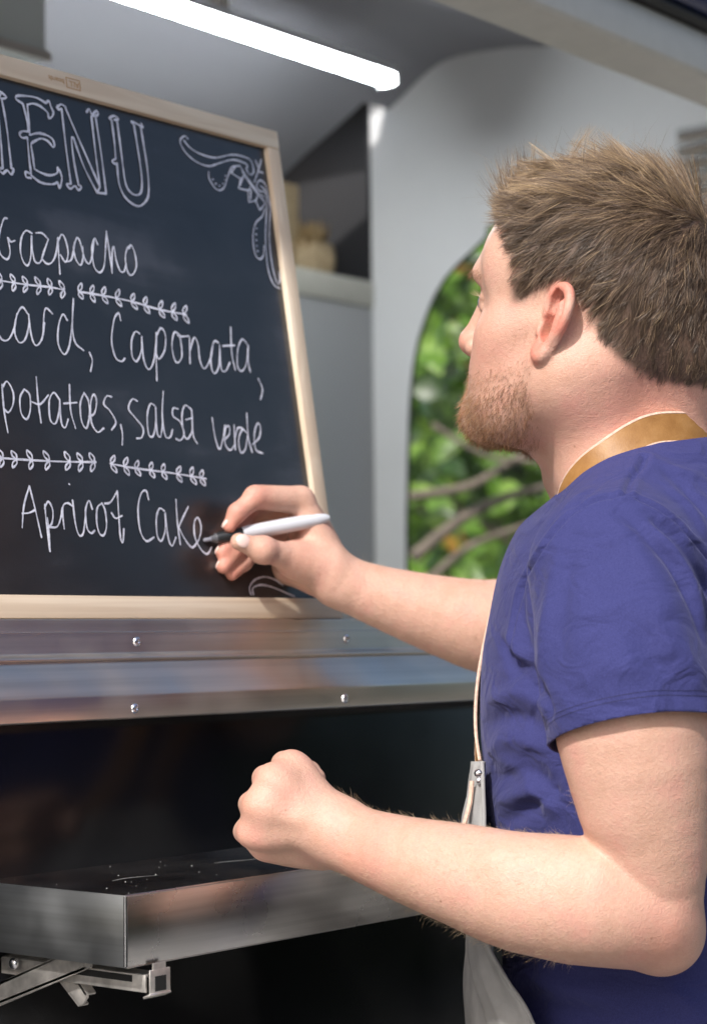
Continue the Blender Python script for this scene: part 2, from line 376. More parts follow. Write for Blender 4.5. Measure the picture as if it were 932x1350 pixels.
box('end_cap', (xe + 0.0001, yc - hw - 0.003, ZL - 0.008), (xe + 0.008, yc + hw + 0.003, ZL + 0.0124), simple('white_end_cap', (0.75, 0.77, 0.78), 0.4), lt, bev=0.002)
zc_here = np.interp(yc, [p[0] for p in full], [p[1] for p in full])
for k in (0, 1, 2):
    box('bracket', (0.9 + 0.9 * k, yc - 0.012, ZL + 0.0301), (0.93 + 0.9 * k, yc + 0.012, max(zc_here + 0.004, ZL + 0.04)), M_alu, lt)

# things on the back shelf
zp = pk[0][2]
p = on_y(386, 300, 1.72); ztp = on_y(386, 242, 1.72)[2]
mo = simple('kraft_board', (0.36, 0.27, 0.16), 0.7, noise=0.1)
wb = empty('wooden_board'); tag(wb, 'tall tan wooden serving board leaning at the back of the cupboard shelf', 'board')
box('panel', (p[0] - 0.16, 1.72, zp), (on_y(395, 300, 1.72)[0], 1.735, ztp), mo, wb, bev=0.004)
box('back_batten', (p[0] - 0.14, 1.7351, zp + 0.04), (p[0] - 0.02, 1.75, zp + 0.07), mo, wb, bev=0.003)
# bunch of dried leaves in paper beside it
bn = empty('paper_bundle'); tag(bn, 'crumpled tan paper bundle beside the wooden board on the cupboard shelf', 'bundle')
c = on_y(412, 340, 1.70); rs = np.random.default_rng(3)
bm = bmesh.new(); bmesh.ops.create_icosphere(bm, subdivisions=3, radius=1)
for v in bm.verts:
    q = v.co.copy(); s = 1 + 0.35 * math.sin(5 * q.x + 3 * q.z) * math.cos(6 * q.y + 2 * q.z)
    v.co = Vector((c[0] + q.x * 0.045 * s, 1.70 + q.y * 0.04 * s, zp + 0.052 + q.z * 0.058 * s))
link('paper_wrap', bm_mesh('paper_wrap', bm), mo, bn, True)
V = []; F = []
for k in range(60):
    a = rs.uniform(0, 6.28); rr = rs.uniform(0.01, 0.05); P0 = np.array([c[0] + rs.normal(0, .012), 1.70 + rs.normal(0, .012), zp + 0.07])
    P1 = P0 + np.array([math.cos(a) * rr, math.sin(a) * rr, rs.uniform(0.03, 0.085)]); s = np.array([math.sin(a), -math.cos(a), 0.2]) * 0.008
    b0 = len(V); V += [P0, (P0 + P1) / 2 + s, P1, (P0 + P1) / 2 - s]; F.append((b0, b0 + 1, b0 + 2, b0 + 3))
o = link('dried_leaves', mesh_from('dried_leaves', V, F), simple('dried_leaf', (0.25, 0.17, 0.08), 0.8), bn); tag(o, kind='stuff')

# ---- fold-down shelf
sh = empty('fold_down_shelf'); tag(sh, 'brushed steel fold-down counter shelf on hinged brackets under the hatch', 'shelf')
sc_ = C(166, 1180.5, 1.5); sz = sc_[2]; sx0 = sc_[0]; sy = sc_[1]; szb = on_y(167.4, 1276.6, sy)[2]
SX1 = 2.62
box('shelf_top', (sx0 + 0.0012, sy + 0.0012, sz - 0.0016), (SX1, -0.0002, sz), M_steel_top, sh)
box('front_apron', (sx0 + 0.0004, sy, szb), (SX1, sy + 0.0011, sz - 0.0004), M_steel, sh, bev=0.0004)
box('end_apron', (sx0, sy + 0.0012, szb), (sx0 + 0.0011, -0.001, sz - 0.0004), M_steel_end, sh, bev=0.0004)
box('end_apron', (SX1, sy + 0.0012, szb), (SX1 + 0.0011, -0.001, sz - 0.0004), M_steel_end, sh)
tube('corner_bead', [(sx0 + 0.0006, sy + 0.0006, sz - 0.0008), (sx0 + 0.0006, sy + 0.0006, szb + 0.001)], 0.0016, simple('polished_steel', (0.75, 0.75, 0.76), 0.2, 1.0), sh, 10)
tube('front_fold', [(sx0 + 0.001, sy + 0.0009, sz - 0.0009), (SX1, sy + 0.0009, sz - 0.0009)], 0.0011, M_steel, sh, 8)
tube('front_fold', [(sx0 + 0.001, sy + 0.0009, szb + 0.0003), (SX1, sy + 0.0009, szb + 0.0003)], 0.0010, M_steel, sh, 8)
box('front_lip', (sx0 + 0.012, sy + 0.0012, szb + 0.0006), (SX1, sy + 0.018, szb + 0.0018), M_steel, sh)
rs_ = np.random.default_rng(5); V = []; F = []
for k in range(110):
    cx, cy, r_ = rs_.uniform(sx0 + .01, sx0 + .75), rs_.uniform(sy + .006, -.006), rs_.uniform(.0002, .0006) * (1.7 if k < 6 else 1); b0 = len(V)
    V += [(cx + r_ * math.cos(a) * rs_.uniform(.7, 1.4), cy + r_ * math.sin(a) * rs_.uniform(.7, 1.4), sz - .00005) for a in np.linspace(0, 5.2, 6)] + [(cx, cy, sz + r_ * .7)]
    F += [(b0 + i, b0 + (i + 1) % 6, b0 + 6) for i in range(6)]
for k in range(2):
    cx, cy = sx0 + .08 + .13 * k + rs_.uniform(-.02, .02), rs_.uniform(sy + .03, -.03); b0 = len(V); m_ = 9
    for i in range(m_):
        x_ = cx + (i - 4) * .006; y_ = cy + .004 * math.sin(i * .5 + k); w_ = .00035 * math.sin((i + .5) / m_ * 3.14) + .0001; V += [(x_, y_ - w_, sz + .00012), (x_, y_ + w_, sz + .00012)]
    F += [(b0 + 2 * i, b0 + 2 * i + 2, b0 + 2 * i + 3, b0 + 2 * i + 1) for i in range(m_ - 1)]
tag(link('crumbs', mesh_from('crumbs', V, F), simple('pale_crumbs', (.6, .59, .57), .8), sh), kind='stuff')
# bracket under the near end: slotted rail, two folding arms, latch
def brk(x):
    xb = x
    def q(u, v): 
        w = on_x(u, v, xb); return w
    r0, r1 = q(23, 1273), q(196, 1310); 
    zt, zb_ = q(180, 1284)[2], q(190, 1309)[2]; yf = q(192, 1300)[1]
    rail = box('slotted_rail', (xb, yf, zb_), (xb + 0.0022, -0.002, zt), M_zinc, sh, bev=0.0006)
    box('rail_top_flange', (xb + 0.0023, yf, zt - 0.002), (xb + 0.018, -0.002, zt), M_zinc, rail)
    s0, s1 = q(175, 1290), q(70, 1275)
    ys0, ys1 = s0[1], s1[1]
    box('slot_shade', (xb - 0.0006, ys0, zt - 0.0062), (xb - 0.0002, ys1, zt - 0.0012), M_hole, rail, bev=0.0002)  # dark plate on the rail face, painted shade of the slot
    # arm folding down towards the wall
    for nm, a0, a1, w, dxo in (('folding_arm', (118, 1262), (-40, 1330), 0.0085, -0.006), ('strut_arm', (62, 1262), (104, 1322), 0.0085, 0.006)):
        A = q(*a0); B = q(*a1); A[0] = B[0] = xb + dxo
        d = (B - A) / np.linalg.norm(B - A); nrm = np.array([0, -d[2], d[1]])
        if nm == 'folding_arm':
            pts = [A - nrm * w - d * 0.004, A - nrm * w * 0.5 - d * 0.0085, A + nrm * w * 0.5 - d * 0.0085, A + nrm * w - d * 0.004, B + nrm * w, B - nrm * w]
        else:
            pts = [A - nrm * w, A + nrm * w, B + nrm * w * 0.75 - d * .002, B + nrm * w * 0.45, B - nrm * w * 0.45, B - nrm * w * 0.75 - d * .002]
        bm = bmesh.new(); vs = [bm.verts.new(Vector(pp)) for pp in pts]; f = bm.faces.new(vs)
        ex = bmesh.ops.extrude_face_region(bm, geom=[f]); bmesh.ops.translate(bm, vec=(0.0022, 0, 0), verts=[v for v in ex['geom'] if isinstance(v, bmesh.types.BMVert)])
        bmesh.ops.recalc_face_normals(bm, faces=bm.faces)
        arm = link(nm, bm_mesh(nm, bm), M_zinc, sh)
        # folded flange gives the strut its channel section
        for sgn in (-1, 1):
            P0 = A + nrm * w * sgn * 0.95; P1 = B + nrm * w * sgn * 0.70; bm = bmesh.new()
            vs = [bm.verts.new(Vector(pp)) for pp in (P0, P1 - d * .002, P1 - d * .002 + np.array([0.010, 0, 0]), P0 + np.array([0.010, 0, 0]))]; f = bm.faces.new(vs)
            ex = bmesh.ops.extrude_face_region(bm, geom=[f]); bmesh.ops.translate(bm, vec=Vector(nrm * 0.0018), verts=[v for v in ex['geom'] if isinstance(v, bmesh.types.BMVert)])
            bmesh.ops.recalc_face_normals(bm, faces=bm.faces); link('flange', bm_mesh('flange', bm), M_zinc, arm)
    for (u, v) in ((27, 1269), (65, 1287)):
        c = q(u, v); bm = bmesh.new(); bmesh.ops.create_uvsphere(bm, u_segments=16, v_segments=10, radius=1)
        for vv in bm.verts: vv.co = Vector((xb - 0.0045 if u < 40 else xb, c[1], c[2])) + Vector((vv.co.x * 0.0028, vv.co.y * 0.0046, vv.co.z * 0.0046)) - Vector((0.002, 0, 0))
        link('rivet', bm_mesh('rivet', bm), M_screw, sh, True)
    # latch clip at the front end of the rail: a bent plate, its square hole painted as a dark patch
    lt0 = box('latch_clip', (xb - 0.001, yf - 0.006, zb_ - 0.002), (xb + 0.0205, yf - 0.0042, zt + 0.004), M_zinc, sh, bev=0.0007)
    box('latch_hole_shade', (xb + 0.004, yf - 0.0064, zt - 0.012), (xb + 0.0155, yf - 0.0061, zt - 0.001), M_hole, lt0)
    box('latch_tongue', (xb - 0.002, yf - 0.0061, zb_ - 0.004), (xb + 0.0205, yf + 0.002, zb_ - 0.0021), M_zinc, lt0, bev=0.0006, M=Matrix.Translation((0, yf, zb_)) @ Matrix.Rotation(R_(-22), 4, 'X') @ Matrix.Translation((0, -yf, -zb_)))
    box('latch_tab', (xb + 0.003, yf - 0.0055, zt + 0.0041), (xb + 0.016, yf - 0.0042, szb + 0.001), M_zinc, lt0)
brk(sx0 + 0.02)

# ================================================================== MENU BOARD
TH = R_(9.11); BU = np.array([0, math.sin(TH), math.cos(TH)]); BN = np.array([0, -math.cos(TH), math.sin(TH)])
B0 = on_y(453, 812, 0.012); B0[2] = LEDGE_TOP + 0.0008          # lower right corner of the frame, front face
HB = 0.4958; WB = 0.640; FW = 0.0195; FT = 0.016; REC = 0.006
MB_ = Matrix(((1, 0, 0, B0[0]), (0, BU[1], -BN[1], B0[1]), (0, BU[2], -BN[2], B0[2]), (0, 0, 0, 1)))  # local (x, up, back)
def bpt(x, h, back): return B0 + np.array([x, 0, 0]) + BU * h - BN * back
board = empty('menu_board'); tag(board, 'black menu chalkboard in pale pine frame leaning back on the aluminium sill', 'menu board')
def bbox(name, x0, x1, h0_, h1_, b0, b1, mat, parent, bev=0.0):
    return box(name, (x0, h0_, b0), (x1, h1_, b1), mat, parent, bev=bev, M=MB_)
MW_x, MW_z = wood_mat('pine_wood_long', 0), wood_mat('pine_wood_upright', 2)
bbox('frame_rail', -WB, 0, HB - FW, HB, 0, FT, MW_x, board, 0.0012)
bbox('frame_rail', -WB, 0, 0, FW, 0, FT, MW_x, board, 0.0012)
bbox('frame_stile', -FW + 0.001, -0.0002, FW + 0.0002, HB - FW - 0.0002, 0.0002, FT, MW_z, board, 0.0012)
bbox('frame_stile', -WB + 0.0002, -WB + FW, FW + 0.0002, HB - FW - 0.0002, 0.0002, FT, MW_z, board, 0.0012)
mb, t, b = new_mat('blackboard_paint')
vec = coords(t); n1 = nd(t, 'ShaderNodeTexNoise', Scale=9.0, Detail=7.0); t.links.new(vec, n1.inputs['Vector'])
vs = coords(t, (3, 14, 9), (0, .5, 0)); n4 = nd(t, 'ShaderNodeTexNoise', Scale=1.6, Detail=6.0, Roughness=.6, Distortion=.8); t.links.new(vs, n4.inputs['Vector'])
mu_ = nd(t, 'ShaderNodeMath', operation='MULTIPLY'); t.links.new(n1.outputs['Fac'], mu_.inputs[0]); t.links.new(n4.outputs['Fac'], mu_.inputs[1])
t.links.new(ramp(t, mu_.outputs[0], [(0.18, (0.009, 0.009, 0.010)), (0.30, (0.017, 0.017, 0.019)), (0.42, (0.045, 0.045, 0.052))]), b.inputs['Base Color'])
b.inputs['Roughness'].default_value = 0.30; b.inputs['Specular IOR Level'].default_value = 0.65; n2 = nd(t, 'ShaderNodeTexNoise', Scale=900.0, Detail=2.0); t.links.new(vec, n2.inputs['Vector']); bump(t, b, n2.outputs['Fac'], 0.25, 0.0004)
slate = bbox('chalkboard', -WB + 0.012, -0.012, 0.012, HB - 0.012, REC, REC + 0.005, mb, board)
PL0 = bpt(0, 0, REC - 0.0002)
def on_board(u, v, off=0.0):
    r = ray(u, v); p0 = PL0 + BN * off; return CAMPOS + r * ((BN @ (p0 - CAMPOS)) / (BN @ r))
ZA, ZB_, ZC, ZD, ZE, ZF = (0, 80, 4.236), (0, 270, 3.452), (0, 370, 2.519), (0, 570, 3.107), (220, 160, 5.178), (270, 620, 4.66)
def leafpair(line, xs, s, d):
    P = np.asarray(line, float); out = []
    for x in xs:
        y = np.interp(x, P[:, 0], P[:, 1]); j = random.uniform(-2, 2)
        for sg in (-1, 1):
            tx, ty = x - d * s * (.42 + random.uniform(-.1, .1)) + sg * s * .13 + j, y + sg * s * random.uniform(.92, 1.15); mx_, my_ = (x + tx) / 2, (y + ty) / 2
            out.append([(x, y), (mx_ - d * s * .20, my_ - sg * s * .04), (tx, ty), (mx_ + d * s * .26, my_ + sg * s * .06), (x + d * s * .06, y + sg * s * .06)])
    return out
S = []   # (strokes, zoom frame, width px)
S.append((ZA, 3.3, [
 [(-8,165),(18,183),(38,206),(10,214)],[(12,214),(30,310),(45,410),(66,600)],[(-12,250),(5,420),(18,600)],[(18,600),(-2,604),(18,630),(42,612),(66,636),(78,606),(64,600)],
 [(-12,250),(-60,420),(-100,300),(-150,120)],[(8,180),(-55,370),(-110,200),(-140,110)],[(-150,120),(-190,100),(-160,330),(-132,560)],[(-132,560),(-150,580),(-120,595),(-100,575)],[(-102,300),(-110,440),(-98,575)],
 [(130,240),(96,218),(92,200),(122,195),(200,205),(258,236)],[(258,236),(275,225),(286,256),(300,290),(290,316),(274,318),(268,290),(230,256),(188,240),(155,246)],
 [(130,240),(150,320),(160,395)],[(160,395),(126,395),(112,410),(126,430),(155,430)],[(155,430),(165,540),(176,632)],[(176,632),(146,622),(150,650),(176,655)],
 [(176,640),(230,680),(290,690),(325,680)],[(325,680),(335,710),(348,660),(338,620),(324,595)],[(324,598),(320,628),(280,640),(232,626),(195,605)],
 [(195,605),(185,530),(176,470),(186,455)],[(186,455),(230,435),(270,450),(298,482),(306,470),(295,438),(260,415),(215,405),(168,415)],[(168,415),(162,330),(155,246)],
 [(318,262),(344,244),(370,260)],[(322,250),(328,272),(346,268)],[(346,268),(370,480),(398,688)],[(368,264),(430,410),(560,705)],
 [(440,690),(415,560),(402,440),(412,430)],[(412,430),(470,590),(545,738)],[(545,738),(595,742)],[(595,742),(567,520),(535,310)],[(560,705),(536,520),(512,310)],
 [(485,288),(500,270),(516,300),(540,280),(550,298),(535,308),(512,312)],[(398,688),(375,690),(395,715),(420,700),(440,722),(457,706),(440,692)],[(545,738),(560,705)],
 [(625,332),(640,450),(648,546)],[(648,548),(628,560),(644,576),(656,572)],[(655,575),(668,690),(705,768),(770,812),(815,786),(832,730),(824,600),(788,372)],
 [(655,332),(680,520),(702,680),(732,736),(770,750),(792,722),(790,620),(750,360)],[(625,332),(612,322),(640,308),(663,326),(640,331)],[(750,360),(735,342),(752,346),(776,358),(800,372),(790,350)]]))
v1 = [(-10,343),(120,363),(230,375),(290,387)]; v2 = [(360,395),(480,415),(600,440),(720,475),(850,500)]
S.append((ZB_, 2.5, [
 [(35,62),(20,65),(5,110),(-5,170),(5,225),(35,248),(48,215),(38,150)],[(38,150),(52,168),(70,163)],
 [(148,130),(120,118),(100,150),(95,210),(110,262),(130,275),(143,230),(146,140),(149,200),(160,255),(180,265),(195,245)],
 [(165,128),(195,130),(222,158)],[(222,158),(205,205),(192,245)],[(192,245),(215,268),(238,262),(256,225),(264,165)],
 [(265,150),(270,240),(275,315)],[(265,168),(283,135),(300,160),(312,220),(300,260),(277,228)],[(300,260),(326,250),(338,200),(350,152),(365,165),(378,215),(392,255),(408,268),(420,236),(430,160)],
 [(352,150),(337,190),(346,245),(368,275),(380,240),(378,190)],
 [(446,180),(432,153),(420,200),(430,280),(455,308),(475,280),(482,200),(486,120)],[(486,120),(500,220),(512,310)],[(512,310),(512,220),(520,190),(530,250),(548,300),(566,303),(576,270)],
 [(600,185),(580,200),(572,250),(585,310),(605,318),(622,280),(615,220),(598,184),(588,200)],
 v1, v2] + leafpair(v1, (8,68,124,184,234,292), 36, 1) + leafpair(v2, (362,416,470,532,602,660,728,786,838), 36, -1)))
S.append((ZC, 2.5, [
 [(-12,150),(-4,175),(10,197),(30,195),(48,160),(58,110)],[(95,112),(75,88),(56,120),(50,170),(65,205),(85,195),(97,150),(97,112)],[(97,112),(105,180),(120,215),(140,195),(150,140)],
 [(145,180),(148,110),(156,92),(176,110)],[(225,132),(210,112),(196,150),(195,210),(215,245),(232,215),(241,140)],[(245,60),(242,150),(251,205),(279,232)],[(298,238),(308,265),(302,302)],
 [(402,132),(395,108),(380,130),(372,200),(385,255),(405,268),(416,258)],[(465,176),(450,170),(438,200),(440,250),(455,268),(470,235),(472,186)],[(472,186),(478,260),(495,295),(512,265),(521,190)],
 [(520,172),(520,250),(522,332)],[(520,186),(535,158),(550,180),(548,230),(530,260),(521,246)],[(600,182),(580,172),(572,215),(580,260),(592,272),(605,250),(600,195),(590,180)],[(600,186),(627,184)],
 [(630,188),(632,275)],[(632,232),(645,190),(658,210),(665,265),(680,292),(700,258),(708,215)],[(726,206),(712,202),(702,240),(703,290),(715,308),(728,280),(730,214)],[(730,214),(735,290),(750,300),(764,272)],
 [(767,155),(770,240),(782,296)],[(740,217),(780,215)],[(825,216),(805,195),(790,230),(790,285),(805,300),(820,270),(825,216)],[(825,216),(825,270),(832,303)],[(858,325),(872,360),(866,395)],
 [(8,345),(15,430),(28,505)],[(8,358),(25,335),(45,370),(45,410),(30,437),(14,425)],[(82,360),(68,390),(72,440),(90,460),(102,430),(100,380),(82,360)],[(122,320),(128,400),(138,472)],[(108,403),(135,410),(162,380)],
 [(200,396),(180,372),(165,400),(168,460),(185,475),(197,440),(200,396)],[(200,396),(205,470),(218,488),(228,460)],[(232,345),(236,430),(252,490)],[(213,408),(256,405)],
 [(280,372),(268,410),(272,465),(288,490),(298,450),(295,400),(280,372)],[(296,452),(315,440),(322,400),(312,378),(302,410),(305,470),(325,503),(346,490)],[(372,386),(355,384),(346,410),(366,432),(386,470),(372,496)],
 [(402,478),(408,510),(407,545)],[(457,400),(440,394),(428,425),(450,455),(476,490),(472,520),(455,524)],[(515,415),(500,410),(490,450),(495,510),(510,515),(518,470),(518,420)],[(518,420),(522,500),(534,518),(542,470)],
 [(543,368),(540,450),(550,515),(566,520),(574,495)],[(592,426),(576,424),(576,450),(600,470),(612,510),(600,530),(585,525)],[(635,426),(615,415),(605,450),(612,510),(625,525),(640,490),(636,426)],[(618,462),(640,456)],[(638,430),(642,510),(656,542)],
 [(705,455),(715,520),(730,560),(742,520),(748,480)],[(745,530),(762,510),(762,485),(750,490),(748,540),(765,563),(780,545)],[(778,480),(782,562)],[(782,520),(790,490),(806,490)],[(820,506),(805,495),(793,530),(800,570),(815,560),(823,515)],[(820,440),(825,520),(838,570)],
 [(838,545),(862,520),(865,485),(855,475),(845,510),(850,560),(873,574)]]))
v3 = [(-10,104),(130,114),(260,120),(395,122)]; v4 = [(452,128),(560,148),(700,166),(845,190)]
S.append((ZD, 2.5, [
 [(93,390),(100,300),(122,220)],[(122,220),(145,310),(172,430)],[(92,332),(120,330),(146,318)],[(185,295),(195,400),(207,488)],[(207,488),(202,410),(196,350)],[(183,312),(200,284),(218,320),(215,370),(196,392)],[(205,388),(236,386),(252,345),(256,310)],
 [(265,395),(258,330),(262,298),(280,290),(298,302)],[(299,278),(310,370),(325,420),(343,412),(352,335)],[(284,211),(286,213)],[(380,315),(366,280),(352,320),(358,390),(375,413),(390,402)],
 [(420,290),(400,310),(398,370),(410,415),(428,420),(438,380),(432,320),(418,289)],[(430,292),(455,285),(482,240)],[(482,240),(488,340),(495,430),(505,450),(509,395)],[(458,330),(475,352),(501,342)],
 [(610,276),(600,240),(580,250),(567,310),(575,400),(600,445),(632,430)],[(675,322),(655,312),(642,350),(645,420),(662,445),(678,400),(678,330)],[(678,330),(690,430),(706,465),(722,430)],
 [(722,275),(728,370),(740,460)],[(772,305),(750,350),(733,390)],[(733,390),(760,440),(785,470),(802,465)],[(790,473),(815,440),(825,390),(812,350),(797,370),(800,430),(825,480),(850,498),(868,470)],
 v3, v4] + leafpair(v3, (12,68,132,202,286,337,386), 36, 1) + leafpair(v4, (458,512,558,618,668,728,784,824), 33, -1)))
dots = lambda pts: [[(x - 3, y), (x + 3, y + 1)] for x, y in pts]
S.append((ZE, 2.4, [
 [(145,120),(125,100),(95,122),(98,160),(140,225),(210,280),(290,305),(360,285),(450,262),(520,280),(550,300),(545,330),(572,364),(593,340),(575,270),(520,240),(440,228),(330,248),(230,222),(160,180),(118,130)],
 [(598,415),(625,335),(645,262)],[(605,265),(624,312)],[(624,342),(656,350)],[(288,345),(290,390),(330,455),(365,470),(395,445),(420,370),(446,312),(500,303)],
 [(500,306),(560,400),(620,480),(662,516)],[(515,330),(530,370),(600,470),(640,520)],[(500,303),(470,310),(440,350)],[(440,350),(505,390),(525,372)],[(505,390),(490,456)],[(490,456),(555,470),(572,446)],[(555,470),(560,550)],[(560,550),(606,540),(618,512)],[(606,540),(635,606)],[(635,606),(668,560),(645,522)],[(520,385),(500,440)],[(575,470),(572,530)],
 [(660,482),(630,470),(613,440),(635,402),(672,430),(690,500),(706,600),(700,800),(720,980),(752,1100),(772,1090),(766,1028)],[(640,440),(668,470),(682,540),(680,640),(674,800),(690,1000),(728,1110),(772,1142)],
 [(668,600),(650,650),(610,690),(590,760),(592,850),(610,920),(640,940),(660,910),(665,850)]] + dots([(315,395),(335,425),(360,440),(385,425),(400,400),(402,372),(612,730),(610,770),(612,810),(615,850),(620,885)])))
S.append((ZF, 2.6, [[(285,765),(276,720),(310,672),(370,655),(430,672),(480,705)],[(300,765),(296,725),(340,705),(400,713),(470,740),(552,775)],[(592,108),(605,112),(618,118)]]))
mc, t, b = new_mat('chalk_marker_ink')
vec = coords(t); n1 = nd(t, 'ShaderNodeTexNoise', Scale=90.0, Detail=6.0, Roughness=.75); t.links.new(vec, n1.inputs['Vector'])
t.links.new(ramp(t, n1.outputs['Fac'], [(0.30, (0.38, 0.39, 0.46)), (0.52, (0.68, 0.69, 0.78)), (0.7, (0.84, 0.85, 0.92))]), b.inputs['Base Color']); b.inputs['Roughness'].default_value = 0.7
def chalk(name, frame, wpx, strokes, label=None):
    (ox, oy, sc) = frame; V = []; F = []
    for st in strokes:
        P2 = catmull(st, 7); n = len(P2)
        P = np.array([on_board(ox + x / sc, oy + y / sc, 0.0004 + 0.00012 * random.random()) for x, y in P2])
        T = np.gradient(P, axis=0); T /= np.linalg.norm(T, axis=1)[:, None] + 1e-9
        W = np.cross(BN, T); hwid = 0.5 * wpx * 1.75 / FPX
        ph = random.uniform(0, 6)
        ww = hwid * (1 + 0.24 * np.sin(np.arange(n) * 0.4 + ph) + 0.10 * np.sin(np.arange(n) * 1.7 + 2 * ph))
        P = np.vstack([P[:1] - T[:1] * hwid * 0.8, P, P[-1:] + T[-1:] * hwid * 0.8]); W = np.vstack([W[:1], W, W[-1:]]); ww = np.concatenate([[hwid * 0.45], ww, [hwid * 0.45]])
        b0 = len(V)
        for i in range(n + 2): V += [P[i] + W[i] * ww[i], P[i] + BN * 0.00012, P[i] - W[i] * ww[i]]
        for i in range(n + 1):
            a = b0 + 3 * i; F += [(a, a + 1, a + 4, a + 3), (a + 1, a + 2, a + 5, a + 4)]
    o = link(name, mesh_from(name, V, F), mc, slate, True); o['kind'] = 'stuff'
    if label: o['label'] = label
    return o
chalk('chalk_heading', ZA, S[0][1], S[0][2], 'large outlined chalk heading reading MENU')
st_ = S[1][2]
k0 = st_.index(v1); chalk('chalk_dish_line', ZB_, 2.5, st_[:k0], 'chalk line reading Gazpacho')
chalk('chalk_vine', ZB_, 2.5, [v1] + st_[k0 + 2:k0 + 2 + 12]); chalk('chalk_vine', ZB_, 2.5, [v2] + st_[k0 + 14:])
c1_ = [s_ for s_ in S[2][2] if min(y for x, y in s_) < 330 and not any(p[1] > 420 for p in s_)]
chalk('chalk_dish_line', ZC, 2.5, [s_ for s_ in S[2][2] if s_ in c1_], 'chalk line reading Caponata'); chalk('chalk_dish_line', ZC, 2.5, [s_ for s_ in S[2][2] if s_ not in c1_], 'chalk line reading potatoes, salsa verde')
st_ = S[3][2]; k0 = st_.index(v3); chalk('chalk_dish_line', ZD, 2.5, st_[:k0], 'chalk line reading Apricot Cake')
chalk('chalk_vine', ZD, 2.5, [v3] + st_[k0 + 2:k0 + 2 + 14]); chalk('chalk_vine', ZD, 2.5, [v4] + st_[k0 + 16:])
chalk('chalk_corner_ornament', ZE, S[4][1], S[4][2], 'chalk scrollwork in the upper corner'); chalk('chalk_corner_ornament', ZF, S[5][1], S[5][2])
# maker's mark burnt upside down into the top rail
mk = simple('burnt_mark', (0.45, 0.22, 0.06), 0.7)
ca, cb = on_board(94.6, 106), on_board(64, 97.5)
def mark(txt, size, x, h):
    cu = bpy.data.curves.new('mark', 'FONT'); cu.body = txt; cu.size = size; cu.align_x = 'CENTER'; cu.align_y = 'CENTER'
    ob = bpy.data.objects.new('mark', cu); COL.objects.link(ob)
    dg = bpy.context.evaluated_depsgraph_get(); me = bpy.data.meshes.new_from_object(ob.evaluated_get(dg))
    bpy.data.objects.remove(ob)
    p = bpt(x, h, -0.0003)
    M4 = Matrix(((-1, 0, 0, p[0]), (0, -BU[1], BN[1], p[1]), (0, -BU[2], BN[2], p[2]), (0, 0, 0, 1)))
    me.transform(M4); return me
hm = HB - FW * 0.52
mx1 = on_board(90, 105)[0] - B0[0]; mx0 = on_board(71, 100)[0] - B0[0]
rail = [c_ for c_ in board.children if c_.name.startswith('frame_rail')][0]
link('maker_mark', mark('ALL', 0.0075, mx1 + 0.001, hm), mk, rail); link('maker_mark', mark('boards', 0.0070, mx0 - 0.003, hm), mk, rail)
bm = bmesh.new()
for (x0_, x1_, a0, a1) in ((-0.0085, 0.0085, 0.0045, 0.0050), (-0.0085, 0.0085, -0.0050, -0.0045), (-0.0085, -0.0080, -0.0045, 0.0045), (0.0080, 0.0085, -0.0045, 0.0045)):
    box_bm(bm, (mx1 + x0_, hm + a0, -0.0004), (mx1 + x1_, hm + a1, -0.0001), M=MB_)
link('maker_mark', bm_mesh('maker_mark', bm), mk, rail)
# ================================================================== IMPLICIT-SURFACE BODY BUILDER
class Prim:
    """rc: tapered capsule a-b; ell: ellipsoid (rows of A = unit axes)"""
    def __init__(s, kind, k=0.01, sub=False, **p):
        s.kind = kind; s.k = k; s.sub = sub; s.cutter = False; s.__dict__.update(p)
    def d(s, P):
        if s.kind == 'rc':
            ab = s.b - s.a; t = np.clip(((P - s.a) @ ab) / (ab @ ab + 1e-12), 0, 1)
            return np.linalg.norm(P - (s.a + t[:, None] * ab), axis=1) - (s.ra + (s.rb - s.ra) * t)
        q = (P - s.c) @ s.A.T; a = q / s.r; k0 = np.linalg.norm(a, axis=1); k1 = np.linalg.norm(q / (s.r ** 2), axis=1) + 1e-9
        return np.where(k0 < 1e-6, -s.r.min(), k0 * (k0 - 1) / k1)
def rc(a, b, ra, rb, k=0.01, sub=False): return Prim('rc', k, sub, a=np.asarray(a, float), b=np.asarray(b, float), ra=ra, rb=rb)
def sph(c, r, k=0.01, sub=False): return rc(c, np.asarray(c, float) + 1e-5, r, r, k, sub)
def ell(c, r, A=None, k=0.01, sub=False):
    return Prim('ell', k, sub, c=np.asarray(c, float), r=np.asarray(r, float), A=np.eye(3) if A is None else np.asarray(A, float))
def limb(pts, rad, k=0.004, per=3):
    Q = catmull(np.column_stack([np.asarray(pts), rad]), per); return chain(Q[:, :3], Q[:, 3], k)
def chain(pts, rad, k=0.008):
    return [rc(pts[i], pts[i + 1], rad[i], rad[i + 1], k) for i in range(len(pts) - 1)]
def smin(a, b, k):
    h = np.maximum(k - np.abs(a - b), 0) / k; return np.minimum(a, b) - h * h * k * 0.25
def smax(a, b, k): return -smin(-a, -b, k)
def field(groups, P, D=None, lim=None):
    """groups: list of (k, [prims]); D/lim: distances at the block centre used for culling"""
    tot = None; idx = 0
    for gk, prims in groups:
        g = None
        for pr in prims:
            i = idx; idx += 1
            if D is not None and D[i] > lim + pr.k + abs(gk): continue
            d = pr.d(P)
            if pr.sub:
                if g is not None: g = smax(g, -d, pr.k)
            else: g = d if g is None else smin(g, d, pr.k)
        if g is not None:
            if gk < 0: tot = tot if tot is None else smax(tot, -g, -gk)
            else: tot = g if tot is None else smin(tot, g, gk)
    return np.full(len(P), 1.0) if tot is None else tot
